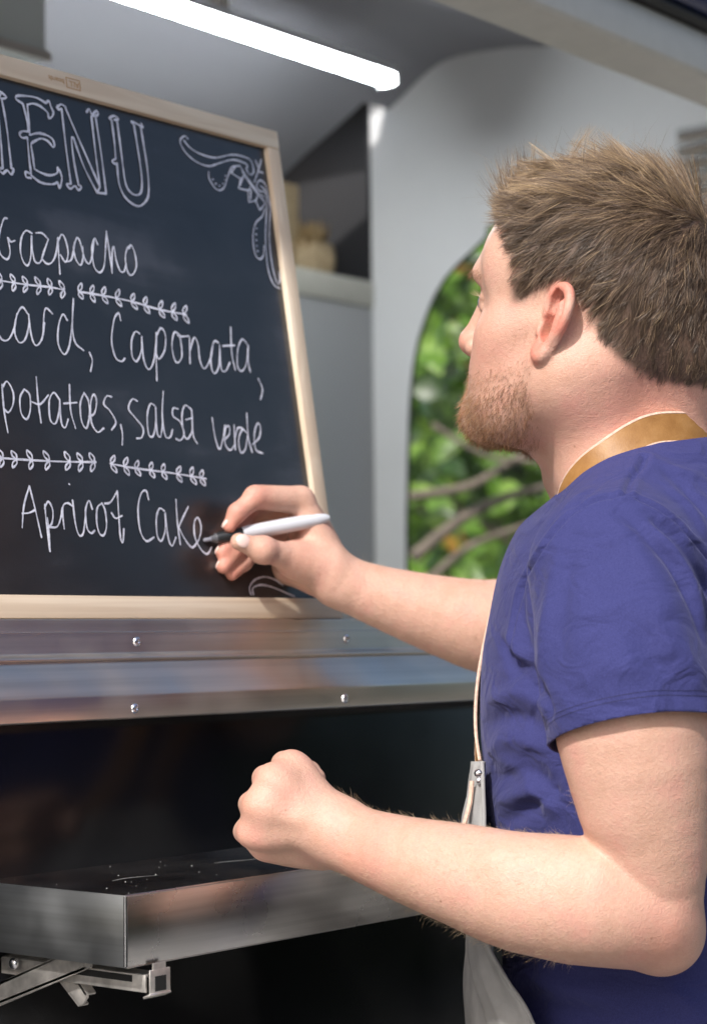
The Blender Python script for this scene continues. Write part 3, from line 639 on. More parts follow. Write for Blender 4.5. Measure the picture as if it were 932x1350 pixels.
def polygonise(groups, vox, extra=None, B=8):
    """sparse naive surface nets"""
    allp = [p for _, g in groups for p in g]
    lo = np.full(3, 1e9); hi = -lo
    for p in allp:
        if p.sub or p.cutter: continue
        if p.kind == 'rc':
            r = max(p.ra, p.rb); lo = np.minimum(lo, np.minimum(p.a, p.b) - r); hi = np.maximum(hi, np.maximum(p.a, p.b) + r)
        else:
            e = np.sqrt(((p.A * p.r[:, None]) ** 2).sum(0)); lo = np.minimum(lo, p.c - e); hi = np.maximum(hi, p.c + e)
    lo -= 0.02; hi += 0.02
    nb = np.ceil((hi - lo) / (vox * B)).astype(int)
    I = np.stack(np.meshgrid(*[np.arange(n) for n in nb], indexing='ij'), -1).reshape(-1, 3)
    h = vox * B * math.sqrt(3) / 2
    cen = lo + (I + 0.5) * vox * B
    keep = []
    for s in range(0, len(cen), 60000):
        f = field(groups, cen[s:s + 60000]); keep.append(np.abs(f) < h * 1.7 + 0.006)
    keep = np.concatenate(keep); I = I[keep]; cen = cen[keep]
    D = np.stack([p.d(cen) for p in allp], 1)
    off = np.stack(np.meshgrid(*[np.arange(B + 1)] * 3, indexing='ij'), -1).reshape(-1, 3)
    NN = (nb + 1) * B + 2
    key = lambda ijk: (ijk[..., 0] * NN[1] + ijk[..., 1]) * NN[2] + ijk[..., 2]
    CK = []; CP = []; Q = []
    for bi in range(len(I)):
        base = I[bi] * B; P = lo + (base + off) * vox
        f = field(groups, P, D[bi], h * 2.0 + 0.012)
        if extra is not None: f = extra(P, f)
        if f.min() > 0 or f.max() < 0: continue
        G = f.reshape(B + 1, B + 1, B + 1); sg = G < 0
        c8 = [G[a:B + a, b:B + b, c:B + c] for a in (0, 1) for b in (0, 1) for c in (0, 1)]
        ns = sum((c < 0).astype(int) for c in c8); act = (ns > 0) & (ns < 8)
        if not act.any(): continue
        ii = np.argwhere(act); vals = np.stack([c[act] for c in c8], 1)
        cor = np.array([(a, b, c) for a in (0, 1) for b in (0, 1) for c in (0, 1)], float)
        acc = np.zeros((len(ii), 3)); cnt = np.zeros(len(ii))
        for e0 in range(8):
            for e1 in range(e0 + 1, 8):
                if np.abs(cor[e0] - cor[e1]).sum() != 1: continue
                v0, v1 = vals[:, e0], vals[:, e1]; mk_ = (v0 < 0) != (v1 < 0)
                if not mk_.any(): continue
                tt = np.where(mk_, v0 / np.where(mk_, v0 - v1, 1), 0)
                acc += np.where(mk_[:, None], cor[e0] + (cor[e1] - cor[e0]) * tt[:, None], 0); cnt += mk_
        CK.append(key(base + ii)); CP.append(lo + (base + ii + acc / cnt[:, None]) * vox)
        for ax in range(3):
            a1, a2 = (ax + 1) % 3, (ax + 2) % 3
            s0 = sg[:B, :B, :B]; sl_ = [slice(0, B)] * 3; sl_[ax] = slice(1, B + 1); s1 = sg[tuple(sl_)]
            e = np.argwhere(s0 != s1)
            if not len(e): continue
            fl = s0[tuple(e.T)]; g0 = base + e
            u1 = np.zeros(3, int); u1[a1] = 1; u2 = np.zeros(3, int); u2[a2] = 1
            q = np.stack([key(g0), key(g0 - u1), key(g0 - u1 - u2), key(g0 - u2)], 1)
            q[~fl] = q[~fl][:, ::-1]; Q.append(q)
    CK = np.concatenate(CK); CP = np.concatenate(CP); Q = np.concatenate(Q)
    o = np.argsort(CK); CK = CK[o]; CP = CP[o]
    ix = np.searchsorted(CK, Q); ix = np.clip(ix, 0, len(CK) - 1); ok = (CK[ix] == Q).all(1)
    return CP, ix[ok]
def laplace(V, F, it=1, w=0.5):
    e = np.concatenate([F[:, [i, (i + 1) % F.shape[1]]] for i in range(F.shape[1])]); e = np.concatenate([e, e[:, ::-1]])
    for _ in range(it):
        S_ = np.zeros_like(V); c = np.zeros(len(V))
        for a in range(3): S_[:, a] = np.bincount(e[:, 0], V[e[:, 1], a], len(V))
        c = np.bincount(e[:, 0], minlength=len(V)); c[c == 0] = 1
        V = V + w * (S_ / c[:, None] - V)
    return V
def vnormals(V, F):
    a, b, c = V[F[:, 0]], V[F[:, 1]], V[F[:, 2]]
    if F.shape[1] == 4: n = np.cross(V[F[:, 2]] - a, V[F[:, 3]] - b)
    else: n = np.cross(b - a, c - a)
    N = np.zeros_like(V)
    for k in range(F.shape[1]):
        for ax in range(3): N[:, ax] += np.bincount(F[:, k], n[:, ax], len(V))
    return N / (np.linalg.norm(N, axis=1)[:, None] + 1e-12)
def px(n, d): return n * d / FPX

# ------------------------------------------------------------------ head frame
HD = 1.68; HO = C(779, 430, HD); HA, HP = R_(30), R_(6)
f0 = np.array([-math.cos(HA), 0, math.sin(HA)]); l0 = np.array([-math.sin(HA), 0, -math.cos(HA)]); u0 = np.array([0, 1.0, 0])
hf = f0 * math.cos(HP) + u0 * math.sin(HP); hu = u0 * math.cos(HP) - f0 * math.sin(HP)
HF, HL, HU = cdir(hf), cdir(l0), cdir(hu); HM = np.array([HF, HL, HU])
def H(f, l, u): return HO + HF * f + HL * l + HU * u
def to_head(P): return (P - HO) @ HM.T
def hell(c, r, k=0.012, sub=False): return ell(H(*c), r, HM, k, sub)
head = [hell((-.010, 0, .043), (.098, .0755, .082)), hell((-.055, 0, .02), (.048, .060, .055), .03), hell((.035, 0, .045), (.057, .062, .052), .03),
        hell((.045, 0, -.02), (.044, .055, .055), .03), hell((.030, 0, -.045), (.052, .050, .045), .03), hell((.056, 0, -.056), (.036, .044, .032), .02)]
for s in (-1, 1):
    head += [hell((.050, s * .046, -.014), (.026, .021, .02), .02), rc(H(.045, s * .058, -.008), H(.01, s * .062, -.003), .010, .007, .02),
             rc(H(.050, s * .038, -.034), H(.044, s * .037, -.060), .0235, .023, .025),
             rc(H(.002, s * .050, -.048), H(.045, s * .036, -.076), .021, .020, .03), rc(H(.045, s * .036, -.076), H(.080, s * .012, -.081), .020, .019, .02),
             rc(H(.002, s * .050, -.048), H(.004, s * .050, -.01), .020, .015, .02), hell((.034, s * .055, .045), (.034, .015, .033), .025)]
head += [rc(H(.083, -.034, .033), H(.083, .034, .033), .0105, .0105, .015), sph(H(.083, 0, -.080), .0195, .02)]
for s in (-1, 1): head += [sph(H(.094, s * .033, .012), .014, .014, True)]
for s in (-1, 1): head += [sph(H(.0755, s * .031, .012), .0122, .002), rc(H(.0815, s * .021, .019), H(.079, s * .042, .016), .0036, .0036, .004), rc(H(.0815, s * .022, .006), H(.078, s * .041, .007), .003, .003, .004)]
head += [rc(H(.090, 0, .026), H(.107, 0, -.016), .0075, .0085, .012), sph(H(.1085, 0, -.0205), .0098, .008), rc(H(.104, 0, -.026), H(.091, 0, -.032), .006, .006, .006)]
for s in (-1, 1): head += [sph(H(.099, s * .0115, -.0245), .0080, .006), sph(H(.0995, s * .006, -.0335), .0030, .003, True), rc(H(.064, s * .032, -.046), H(.066, s * .026, -.066), .017, .016, .02)]
head += [rc(H(.0915, -.020, -.0535), H(.0915, .020, -.0535), .0045, .0045, .006), rc(H(.0965, -.009, -.052), H(.0965, .009, -.052), .0042, .0042, .006),
         rc(H(.0945, -.012, -.063), H(.0945, .012, -.063), .0055, .0055, .007), rc(H(.101, -.02, -.0575), H(.101, .02, -.0575), .0022, .0022, .004, True)]
# ears
def ear(s):
    o = H(.006, s * .0755, -.007); eu = HU * .97 - HF * .24; eu /= np.linalg.norm(eu)
    eb = -HF * .84 + HL * s * .54; eb -= eu * (eb @ eu); eb /= np.linalg.norm(eb); en = np.cross(eu, eb) * s
    if en @ (HL * s) < 0: en = -en
    E = lambda b, u, n=0.0: o + (eb * b + eu * u + en * n) * .00093
    A = np.array([eb, eu, en])
    g = [ell(E(11, 7, -3), (.0135, .027, .0030), A, .004), ell(E(2, -2, -10), (.010, .020, .008), A, .006)]
    hx = [(3, 1, -1), (-1, 9, 1), (-2, 20, 2), (1, 30, 2), (8, 36.5, 1), (16, 36.5, 0), (23, 31, 0), (26.5, 22, 0), (26, 11, 0), (22.5, 1, -.5), (17, -8, -1), (12, -16, -1.5)]
    hp_ = catmull([E(*q) for q in hx], 3); g += chain(hp_, np.interp(np.linspace(0, 1, len(hp_)), [0, .12, .4, .6, 1], [.0020, .0027, .0036, .0034, .0030]), .0025)
    lb = [(13, -15, -1), (11, -21, 0), (7, -25, .5), (3, -22, .5), (2, -15, 0)]
    lp_ = catmull([E(*q) for q in lb], 3); g += chain(lp_, np.interp(np.linspace(0, 1, len(lp_)), [0, .4, 1], [.0032, .0046, .0040]), .004)
    g += [ell(E(7, -17, 0), (.0065, .0085, .0034), A, .004)]
    ah = catmull([E(*q) for q in ((6, -12, 0), (13, -7, .5), (17, 2, .8), (17.5, 12, .5), (14, 22, 0), (8, 28, -1))], 3); g += chain(ah, [.0026] * len(ah), .003)
    g += [ell(E(7, 0, 0), (.0085, .0120, .0100), A, .002, True), ell(E(8, 22, 1.0), (.0052, .0125, .0062), A, .002, True), sph(E(3, -3, -6), .0060, .003, True)]
    g += [rc(E(-3.5, 1, 0.5), E(-2.0, -6, 1.5), .0038, .0036, .003), sph(E(4, -12.5, .5), .0030, .003)]
    hole = [ell(E(6.5, -1, -2.5), (.0068, .0100, .0080), A, .003), sph(E(3, -3, -9), .0042, .003), ell(E(7.5, 22, .5), (.0046, .0115, .0052), A, .003)]
    for q in hole: q.cutter = True
    return g, E, hole
earL, EL_, holeL = ear(1); earR, ER_, holeR = ear(-1)
# neck and shoulders
nb0 = C(800, 470, 1.685); nb1 = C(822, 560, 1.70); nb2 = C(838, 640, 1.71)
hz = cdir((0, 0, 1)); 
neck = [rc(nb0, nb1, .054, .0575, .02), rc(nb1, nb2, .0575, .066, .02), rc(C(775, 545, 1.71), C(822, 650, 1.73), .034, .034, .015),
        rc(H(-.014, .056, -.035), C(775, 665, 1.67), .012, .009, .015), rc(H(-.014, -.056, -.035), C(775, 665, 1.79), .012, .009, .015),
        rc(H(-.030, .038, -.035), C(795, 615, 1.668), .028, .032, .03), rc(H(-.030, -.038, -.035), C(795, 615, 1.78), .028, .032, .03), rc(H(.032, .0, -.062), C(788, 648, 1.725), .030, .028, .02),
        rc(H(-.085, 0, -.02), C(885, 600, 1.70), .030, .040, .03), sph(C(730, 632, 1.73), .006, .015)]
SL, SR = C(808, 752, 1.545), C(880, 752, 1.90)
TA = np.array([cdir((1, 0, 0)), cdir((0, 0, 1)), cdir((0, 1, 0))])
trunk = [rc(C(848, 655, 1.66), SL, .042, .046, .03), rc(C(848, 655, 1.76), SR, .042, .046, .03),
         rc(C(848, 655, 1.71), C(845, 800, 1.71), .055, .06, .03)]
# left arm (near)
AL = [SL, C(822, 850, 1.50), C(838, 960, 1.49), C(852, 1070, 1.495), C(862, 1165, 1.505)]
armL = limb(AL, [px(94, 1.53), px(98, 1.50), px(97, 1.49), px(82, 1.495), px(66, 1.505)])
armL += [rc(C(800, 970, 1.485), C(822, 1060, 1.485), .034, .030, .015), rc(C(880, 930, 1.50), C(884, 1100, 1.51), .034, .026, .015)]
armL += [sph(C(868, 1222, 1.515), px(56, 1.5), .015), sph(C(880, 1240, 1.52), px(36, 1.5), .012)]
FL = [C(850, 1198, 1.505), C(775, 1187, 1.50), C(690, 1177, 1.51), C(610, 1154, 1.535), C(540, 1134, 1.565), C(482, 1114, 1.595), C(440, 1098, 1.61)]
armL += limb(FL, [px(70, 1.5), px(79, 1.5), px(77, 1.5), px(66, 1.53), px(55, 1.56), px(46, 1.59), px(42, 1.61)])
armL += [rc(C(760, 1204, 1.505), C(866, 1224, 1.515), px(57, 1.5), px(55, 1.5), .015)]
armL += [rc(C(780, 1160, 1.49), C(670, 1146, 1.50), .026, .022, .012), sph(C(478, 1128, 1.58), .013, .012)]
# left fist, back of the hand to the camera, fingers curled away
KN = [C(383, 1010, 1.628), C(357, 1028, 1.608), C(338, 1062, 1.602), C(330, 1098, 1.606)]
kr = [.0118, .0112, .0105, .0096]
WL = C(440, 1090, 1.61)
palmL = [rc(WL, KN[i] + 0.25 * (WL - KN[i]), .020, .0135, .010) for i in range(4)]
palmL += [rc(C(428, 1080, 1.635), C(394, 1036, 1.648), .015, .015, .012), rc(C(425, 1120, 1.625), C(352, 1110, 1.63), .016, .0155, .012), ell(C(395, 1078, 1.635), (.034, .028, .018), np.array([cdir((.9, -.35, 0)), cdir((.35, .9, 0)), cdir((0, 0, 1))]), .02)]
fist = []
tc = cdir((0, 0, -1))
palmL += [rc(KN[i] + tc * (kr[i] - .0034), KN[i] * .4 + WL * .6 + tc * .0136, .0036, .0028, .010) for i in range(3)]
for i in range(4):
    k0 = KN[i]; off = np.array([0, 0, 0.])
    pA = k0 + cdir((-.006, -.004, .042 - .003 * i)); pB = pA + cdir((.019, -.008 + .004 * i, .008)); pC = pB + cdir((.006, -.002 + .003 * i, -.016))
    fist.append((.010, [rc(k0 + .3 * (WL - k0), k0, .0115, kr[i], .008)] + chain([k0, pA, pB, pC], [kr[i], kr[i] * .88, kr[i] * .82, kr[i] * .72], .004)))
fist += [(.012, [rc(KN[i] + .12 * (WL - KN[i]), KN[i + 1] + .12 * (WL - KN[i + 1]), .0118, .0110, .006)]) for i in range(3)]
fist.append((.010, chain([C(420, 1082, 1.65), C(398, 1044, 1.672), C(372, 1045, 1.685), C(352, 1062, 1.684)], [.014, .0120, .0110, .0095], .006)))
# right arm and writing hand
EJ = C(756, 852, 1.93); WR = C(446, 766, 1.905)
armR = limb([SR, C(830, 800, 1.92), EJ], [.050, .046, .040])
armR += limb([EJ, C(690, 829, 1.925), C(640, 826, 1.92), C(570, 808, 1.915), C(500, 786, 1.91), WR], [.042, px(63, 1.92), px(60, 1.92), px(49, 1.915), px(39, 1.91), px(32, 1.905)])
MC = [C(396, 660, 1.905), C(398, 664, 1.926), C(394, 676, 1.944), C(388, 694, 1.957)]       # knuckles, index .. little
palmR = [rc(WR, MC[i], .018, (.0125, .0120, .0110, .0100)[i], .008) for i in range(4)]
palmR += [ell(C(413, 712, 1.925), (.034, .019, .024), np.array([cdir((.44, -.898, 0)), cdir((.898, .44, 0)), cdir((0, 0, 1))]), .012),
          rc(C(434, 771, 1.925), C(376, 749, 1.935), .0165, .013, .012), rc(C(376, 748, 1.935), C(354, 726, 1.945), .0125, .010, .01)]
fin = []
idx = [MC[0], C(337, 656, 1.875), C(313, 676, 1.866), C(303, 693, 1.864)]
fin.append((.005, [rc(MC[0], C(345, 655, 1.880), .0128, .0108, .004)] + chain(idx, [.0120, .0096, .0084, .0066], .004) + [sph(idx[1] + cdir((-.001, .001, 0)), .0096, .004)]))
def bdep(u, v): return (on_board(u, v) - CAMPOS) @ ROT[:, 2]
mid = [MC[1], C(332, 676, 1.905), C(308, 706, bdep(308, 706) - .014), C(294, 728, bdep(294, 728) - .0085)]
fin.append((.004, chain(mid, [.0115, .0092, .0085, .0070], .004)))
rng_ = [MC[2], C(338, 698, 1.915), C(310, 726, bdep(310, 726) - .013), C(295, 747, bdep(295, 747) - .0078)]
fin.append((.004, chain(rng_, [.0110, .0088, .0082, .0068], .004)))
pnk = [MC[3], C(346, 718, 1.922), C(322, 742, bdep(322, 742) - .011), C(306, 757, bdep(306, 757) - .0070)]
fin.append((.004, chain(pnk, [.0098, .0080, .0072, .0060], .004)))
thb = [C(432, 748, 1.897), C(391, 736, 1.884), C(347, 725, 1.860), C(315, 714, 1.8505)]
fin.append((.010, chain(thb, [.0190, .0128, .0108, .0078], .007) + [sph(C(347, 725, 1.8585), .0112, .006), ell(C(398, 742, 1.893), (.024, .016, .014), np.array([cdir((.92, -.3, .2)), cdir((.3, .95, 0)), cdir((-.2, 0, .97))]), .015)]))
groups = [(.02, head), (.03, neck), (.04, trunk), (.004, earL), (.004, earR), (-.0025, holeL), (-.0025, holeR), (.02, armL), (.012, palmL)] + fist + [(.02, armR), (.012, palmR)] + fin
BODY_VOX, SHIRT_VOX, HAIR_N, BEARD_N = 0.00155, 0.0024, 36000, 6000
# ================================================================== THE PERSON
from mathutils.bvhtree import BVHTree
from mathutils.kdtree import KDTree
from mathutils import noise as mnoise
person = empty('person'); tag(person, 'person in navy t-shirt and grey apron writing on the menu board', 'person')
BV, BF = polygonise(groups, BODY_VOX); BV = laplace(BV, BF, 1, 0.3); BNR = vnormals(BV, BF)
def project(P):
    q = (np.asarray(P) - CAMPOS) @ ROT; return np.stack([466 + FPX * q[:, 0] / q[:, 2], 675 - FPX * q[:, 1] / q[:, 2]], 1)
def inpoly(P, poly):
    poly = np.asarray(poly, float); x, y = P[:, 0], P[:, 1]; ins = np.zeros(len(P), bool); j = len(poly) - 1
    for i in range(len(poly)):
        xi, yi = poly[i]; xj, yj = poly[j]
        cnd = ((yi > y) != (yj > y)) & (x < (xj - xi) * (y - yi) / (yj - yi + 1e-12) + xi); ins ^= cnd; j = i
    return ins
HL_ = to_head(BV); mir = HL_.copy(); mir[:, 1] = np.abs(mir[:, 1]); MPX = project(HO + mir @ HM)
nearhead = (np.linalg.norm(HL_ - np.array([0, 0, .02]), axis=1) < .16)
earc = np.array([to_head(EL_(*q)[None])[0] for q in ((8, 8, 0), (14, 20, 0), (6, -12, 0), (20, 8, 0), (16, 32, 0), (4, 32, 0), (4, -22, 0))])
isear = np.zeros(len(BV), bool)
for c_ in earc: isear |= np.linalg.norm(mir - c_, axis=1) < .0105
isear &= mir[:, 1] > .066
HAIRPOLY = [(658, 286), (662, 300), (668, 318), (675, 336), (680, 354), (676, 378), (674, 398), (684, 399), (700, 388), (718, 374), (746, 370), (763, 392), (781, 414), (792, 448), (814, 472), (844, 493), (878, 505), (930, 510), (1050, 510), (1050, 80), (560, 80), (600, 260)]
scalp = nearhead & inpoly(MPX, HAIRPOLY) & ~isear & (HL_[:, 2] > -.085)
scalp &= ~((HL_[:, 0] > .0725) & (HL_[:, 2] < .085))
BEARD_D = [(590, 545), (606, 530), (622, 512), (645, 503), (668, 500), (690, 485), (702, 500), (706, 535), (706, 566), (694, 588), (672, 600), (640, 592), (590, 582)]
BEARD_S = [(640, 440), (660, 405), (690, 395), (703, 420), (706, 470), (714, 520), (712, 590), (690, 610), (600, 610), (590, 500), (606, 486), (625, 470)]
FRONT = HL_[:, 0] > .012
bd = nearhead & FRONT & inpoly(MPX, BEARD_D) & (HL_[:, 2] < -.03); bs = nearhead & FRONT & inpoly(MPX, BEARD_S) & ~bd & (HL_[:, 2] < .0)
tochin = (HL_[:, 0] > .055) & (HL_[:, 2] < -.062) & (HL_[:, 2] > -.115); bd |= tochin & nearhead
must = (HL_[:, 0] > .075) & (HL_[:, 2] < -.036) & (HL_[:, 2] > -.049) & (np.abs(HL_[:, 1]) < .03); bd |= must
lips = (HL_[:, 0] > .084) & (np.abs(HL_[:, 1]) < .021) & (HL_[:, 2] < -.0495) & (HL_[:, 2] > -.0675)
bd &= ~lips
red = np.zeros(len(BV))
def redspot(c, r, a):
    global red
    d = np.linalg.norm(BV - c, axis=1); red = np.maximum(red, a * np.exp(-(d / r) ** 2))
for k_ in KN: redspot(k_, .014, .55)
redspot(C(884, 1250, 1.47), .03, .35); redspot(C(470, 1125, 1.56), .03, .35); redspot(H(.108, 0, -.02), .016, .6)
for q in (idx[1], idx[3], mid[3], rng_[3], pnk[3], idx[2], mid[2], rng_[2]): redspot(q, .013, .8)
redspot(thb[1], .016, .45); redspot(thb[2], .012, .5)
redspot(C(840, 540, 1.63), .05, .45); redspot(H(.055, .05, -.03), .03, .35); redspot(C(800, 560, 1.63), .05, .25)
red[isear] = np.maximum(red[isear], .8); red[lips] = 1.0
E_ = np.concatenate([BF[:, [i, (i + 1) % 4]] for i in range(4)]); E_ = np.concatenate([E_, E_[:, ::-1]]); CN_ = np.maximum(np.bincount(E_[:, 0], minlength=len(BV)), 1)
def spread(a, it):
    for _ in range(it): a = .5 * a + .5 * np.bincount(E_[:, 0], a[E_[:, 1]], len(BV)) / CN_
    return a
red = spread(red, 14); edge = spread(scalp.astype(float), 110); bedge = spread(bd.astype(float), 110)
me = big_mesh('body', BV, BF)
for nm, arr in (('red', red), ('scalp', scalp.astype(float)), ('beard', np.where(bd, .36, np.where(bs, .08, 0)))):
    a = me.attributes.new(nm, 'FLOAT', 'POINT'); a.data.foreach_set('value', spread(arr.astype(float), {'red': 0, 'scalp': 14, 'beard': 110}[nm]).astype(np.float32))
ms, t, b = new_mat('fair_skin')
vec = coords(t); n1 = nd(t, 'ShaderNodeTexNoise', Scale=38.0, Detail=5.0, Roughness=0.6); t.links.new(vec, n1.inputs['Vector'])
base = ramp(t, n1.outputs['Fac'], [(0.28, (0.54, 0.325, 0.235)), (0.5, (0.60, 0.370, 0.280)), (0.72, (0.62, 0.335, 0.265))])
def mixc(fac, ca, colb, amt=1.0):
    mx_ = nd(t, 'ShaderNodeMix', data_type='RGBA')
    mm = nd(t, 'ShaderNodeMath', operation='MULTIPLY'); mm.inputs[1].default_value = amt; t.links.new(fac, mm.inputs[0]); t.links.new(mm.outputs[0], mx_.inputs[0])
    t.links.new(ca, mx_.inputs[6]); mx_.inputs[7].default_value = (*colb, 1); return mx_.outputs[2]
at = lambda n_: nd(t, 'ShaderNodeAttribute', attribute_name=n_).outputs['Fac']
nf = nd(t, 'ShaderNodeTexNoise', Scale=420.0, Detail=3.0, Roughness=.7); t.links.new(vec, nf.inputs['Vector'])
mf_ = nd(t, 'ShaderNodeMapRange'); mf_.inputs[1].default_value = .42; mf_.inputs[2].default_value = .68; t.links.new(nf.outputs['Fac'], mf_.inputs[0])
base = mixc(mf_.outputs[0], base, (0.52, 0.27, 0.21), .38)
c_ = mixc(at('red'), base, (0.60, 0.18, 0.13), .85)
c_ = mixc(at('beard'), c_, (0.20, 0.10, 0.055), .8); c_ = mixc(at('scalp'), c_, (0.075, 0.048, 0.033), .95)
vo = nd(t, 'ShaderNodeTexVoronoi', Scale=26.0); t.links.new(vec, vo.inputs['Vector'])
fr = nd(t, 'ShaderNodeMapRange'); fr.inputs[1].default_value = .032; fr.inputs[2].default_value = .018; t.links.new(vo.outputs['Distance'], fr.inputs[0])
c_ = mixc(fr.outputs[0], c_, (0.28, 0.12, 0.07), .6)
t.links.new(c_, b.inputs['Base Color'])
b.inputs['Roughness'].default_value = 0.5; b.inputs['Specular IOR Level'].default_value = 0.4
b.inputs['Subsurface Weight'].default_value = 0.12; b.inputs['Subsurface Radius'].default_value = (1.0, 0.35, 0.2); b.inputs['Subsurface Scale'].default_value = 0.006
n2 = nd(t, 'ShaderNodeTexVoronoi', Scale=900.0); t.links.new(vec, n2.inputs['Vector']); n3 = nd(t, 'ShaderNodeTexNoise', Scale=260.0, Detail=4.0); t.links.new(vec, n3.inputs['Vector'])
ad = nd(t, 'ShaderNodeMath', operation='MULTIPLY_ADD'); ad.inputs[1].default_value = .5; t.links.new(n2.outputs['Distance'], ad.inputs[0]); t.links.new(n3.outputs['Fac'], ad.inputs[2])
bump(t, b, ad.outputs[0], 0.5, 0.0010)
body = link('body', me, ms, person)

# eyes, nails
def ellipsoid_mesh(name, c, r, A, mat, parent, seg=20):
    bm = bmesh.new(); bmesh.ops.create_uvsphere(bm, u_segments=seg, v_segments=seg // 2, radius=1)
    A = np.asarray(A)
    for v in bm.verts: v.co = Vector(np.asarray(c) + (np.array(v.co) * r) @ A)
    return link(name, bm_mesh(name, bm), mat, parent, True)
M_eye = simple('eye_white', (0.72, 0.70, 0.67), 0.15); M_iris = simple('iris', (0.10, 0.16, 0.20), 0.1); M_pup = simple('pupil', (0.004, 0.004, 0.004), 0.1)
for s_ in (-1, 1):
    ey = ellipsoid_mesh('eye', H(.0757, s_ * .031, .0122), (.0121, .0121, .0121), HM, M_eye, person)
    ellipsoid_mesh('iris', H(.0869, s_ * .031, .0122), (.0011, .0056, .0056), HM, M_iris, ey); ellipsoid_mesh('pupil', H(.0877, s_ * .031, .0122), (.0006, .0024, .0024), HM, M_pup, ey)
M_nail = simple('fingernail', (0.80, 0.58, 0.52), 0.22)
def nail(tip, prev, facing, r, w, l):
    ax = tip - prev; ax /= np.linalg.norm(ax); fn = facing - ax * (facing @ ax); fn /= np.linalg.norm(fn); sd = np.cross(ax, fn)
    ellipsoid_mesh('fingernail', tip + fn * r * .72 - ax * .0005, (l, w, r * .30), np.array([ax, sd, fn]), M_nail, person)
toc = cdir((0, 0, -1))
nail(thb[3] - .0012 * (thb[3] - thb[2]) / np.linalg.norm(thb[3] - thb[2]), thb[2], cdir((.05, .30, -.95)), .0090, .0064, .0074)
nail(idx[3], idx[2], cdir((-.75, .35, -.2)), .0066, .0052, .0060); nail(mid[3], mid[2], cdir((-.8, .2, 0)), .0070, .0052, .0058); nail(rng_[3], rng_[2], cdir((-.8, .1, 0)), .0068, .005, .0056); nail(pnk[3], pnk[2], cdir((-.8, .1, 0)), .006, .0044, .005)

# ------------------------------------------------------------------ strands (hair, beard, arm hair) as fine tubes
def strands(name, P, rad, val, mat, parent):
    """P (n, m, 3) strand points, rad (m,) or (n,m), val (n,) colour value -> one mesh"""
    n, m_, _ = P.shape; rad = np.broadcast_to(rad, (n, m_))
    T = np.gradient(P, axis=1); T /= np.linalg.norm(T, axis=2)[:, :, None] + 1e-9
    rf = RNG.normal(size=(n, 1, 3)); N = np.cross(T, rf); N /= np.linalg.norm(N, axis=2)[:, :, None] + 1e-9; Bn = np.cross(T, N)
    rings = []
    for k in range(3):
        a = 2 * math.pi * k / 3; rings.append(P + rad[:, :, None] * (math.cos(a) * N + math.sin(a) * Bn))
    V = np.stack(rings, 2).reshape(-1, 3)
    bi = (np.arange(n)[:, None, None] * m_ + np.arange(m_ - 1)[None, :, None]) * 3; k = np.arange(3)[None, None, :]; k2 = (k + 1) % 3
    F = np.stack([bi + k, bi + k2, bi + 3 + k2, bi + 3 + k], -1).reshape(-1, 4)
    me = big_mesh(name, V, F); a = me.attributes.new('hv', 'FLOAT', 'POINT'); a.data.foreach_set('value', np.repeat(val, m_ * 3).astype(np.float32))
    return tag(link(name, me, mat, parent), kind='stuff')
def hair_mat(name, stops, rough=.38):
    mt, t, b = new_mat(name); a = nd(t, 'ShaderNodeAttribute', attribute_name='hv')
    t.links.new(ramp(t, a.outputs['Fac'], stops), b.inputs['Base Color']); b.inputs['Roughness'].default_value = rough; b.inputs['Specular IOR Level'].default_value = .55
    return mt
M_hair = hair_mat('brown_hair', [(0, (.060, .040, .028)), (.45, (.150, .100, .066)), (.75, (.27, .185, .115)), (1, (.52, .37, .21))])
M_beard = hair_mat('ginger_beard_hair', [(0, (.10, .055, .03)), (.5, (.24, .115, .05)), (.85, (.38, .19, .08)), (1, (.6, .45, .3))])
M_down = hair_mat('fine_blond_hair', [(0, (.40, .28, .16)), (1, (.62, .48, .32))])
tri_area = None
def sample_on(mask_v, n, weight=None):
    fm = mask_v[BF].all(1); fi = np.nonzero(fm)[0]
    a = np.linalg.norm(np.cross(BV[BF[fi, 2]] - BV[BF[fi, 0]], BV[BF[fi, 3]] - BV[BF[fi, 1]]), axis=1)
    if weight is not None: a = a * weight[BF[fi, 0]]
    pick = RNG.choice(fi, n, p=a / a.sum()); uv = RNG.random((n, 2)); q = BF[pick]
    w = np.stack([(1 - uv[:, 0]) * (1 - uv[:, 1]), uv[:, 0] * (1 - uv[:, 1]), uv[:, 0] * uv[:, 1], (1 - uv[:, 0]) * uv[:, 1]], 1)
    global LASTQ; LASTQ = q[:, 0]; return (BV[q] * w[:, :, None]).sum(1), BNR[q[:, 0]]
nrmz = lambda a: a / (np.linalg.norm(a, axis=-1, keepdims=True) + 1e-9)
def grow(R0, N0, D, L, lift, bend, m_=5, drop=0.0, wav=0.0):
    """R0 roots, D tangent direction, lift = angle factor off the skin, bend = how the tip turns (vector)"""
    n = len(R0); t_ = np.linspace(0, 1, m_)[None, :, None]
    d0 = nrmz(D * (1 - lift[:, None]) + N0 * lift[:, None])
    ph = RNG.uniform(0, 6.28, (n, 1, 1)); side = nrmz(np.cross(d0, N0))[:, None, :]
    P = R0[:, None, :] - N0[:, None, :] * .0006 + d0[:, None, :] * (L[:, None, None] * t_) + bend[:, None, :] * (L[:, None, None] * t_ ** 2)
    P = P + side * (np.sin(t_ * 5 + ph) * wav * L[:, None, None] * t_)
    P[:, :, 2] -= drop * (L[:, None] * (t_[:, :, 0] ** 2)); return P
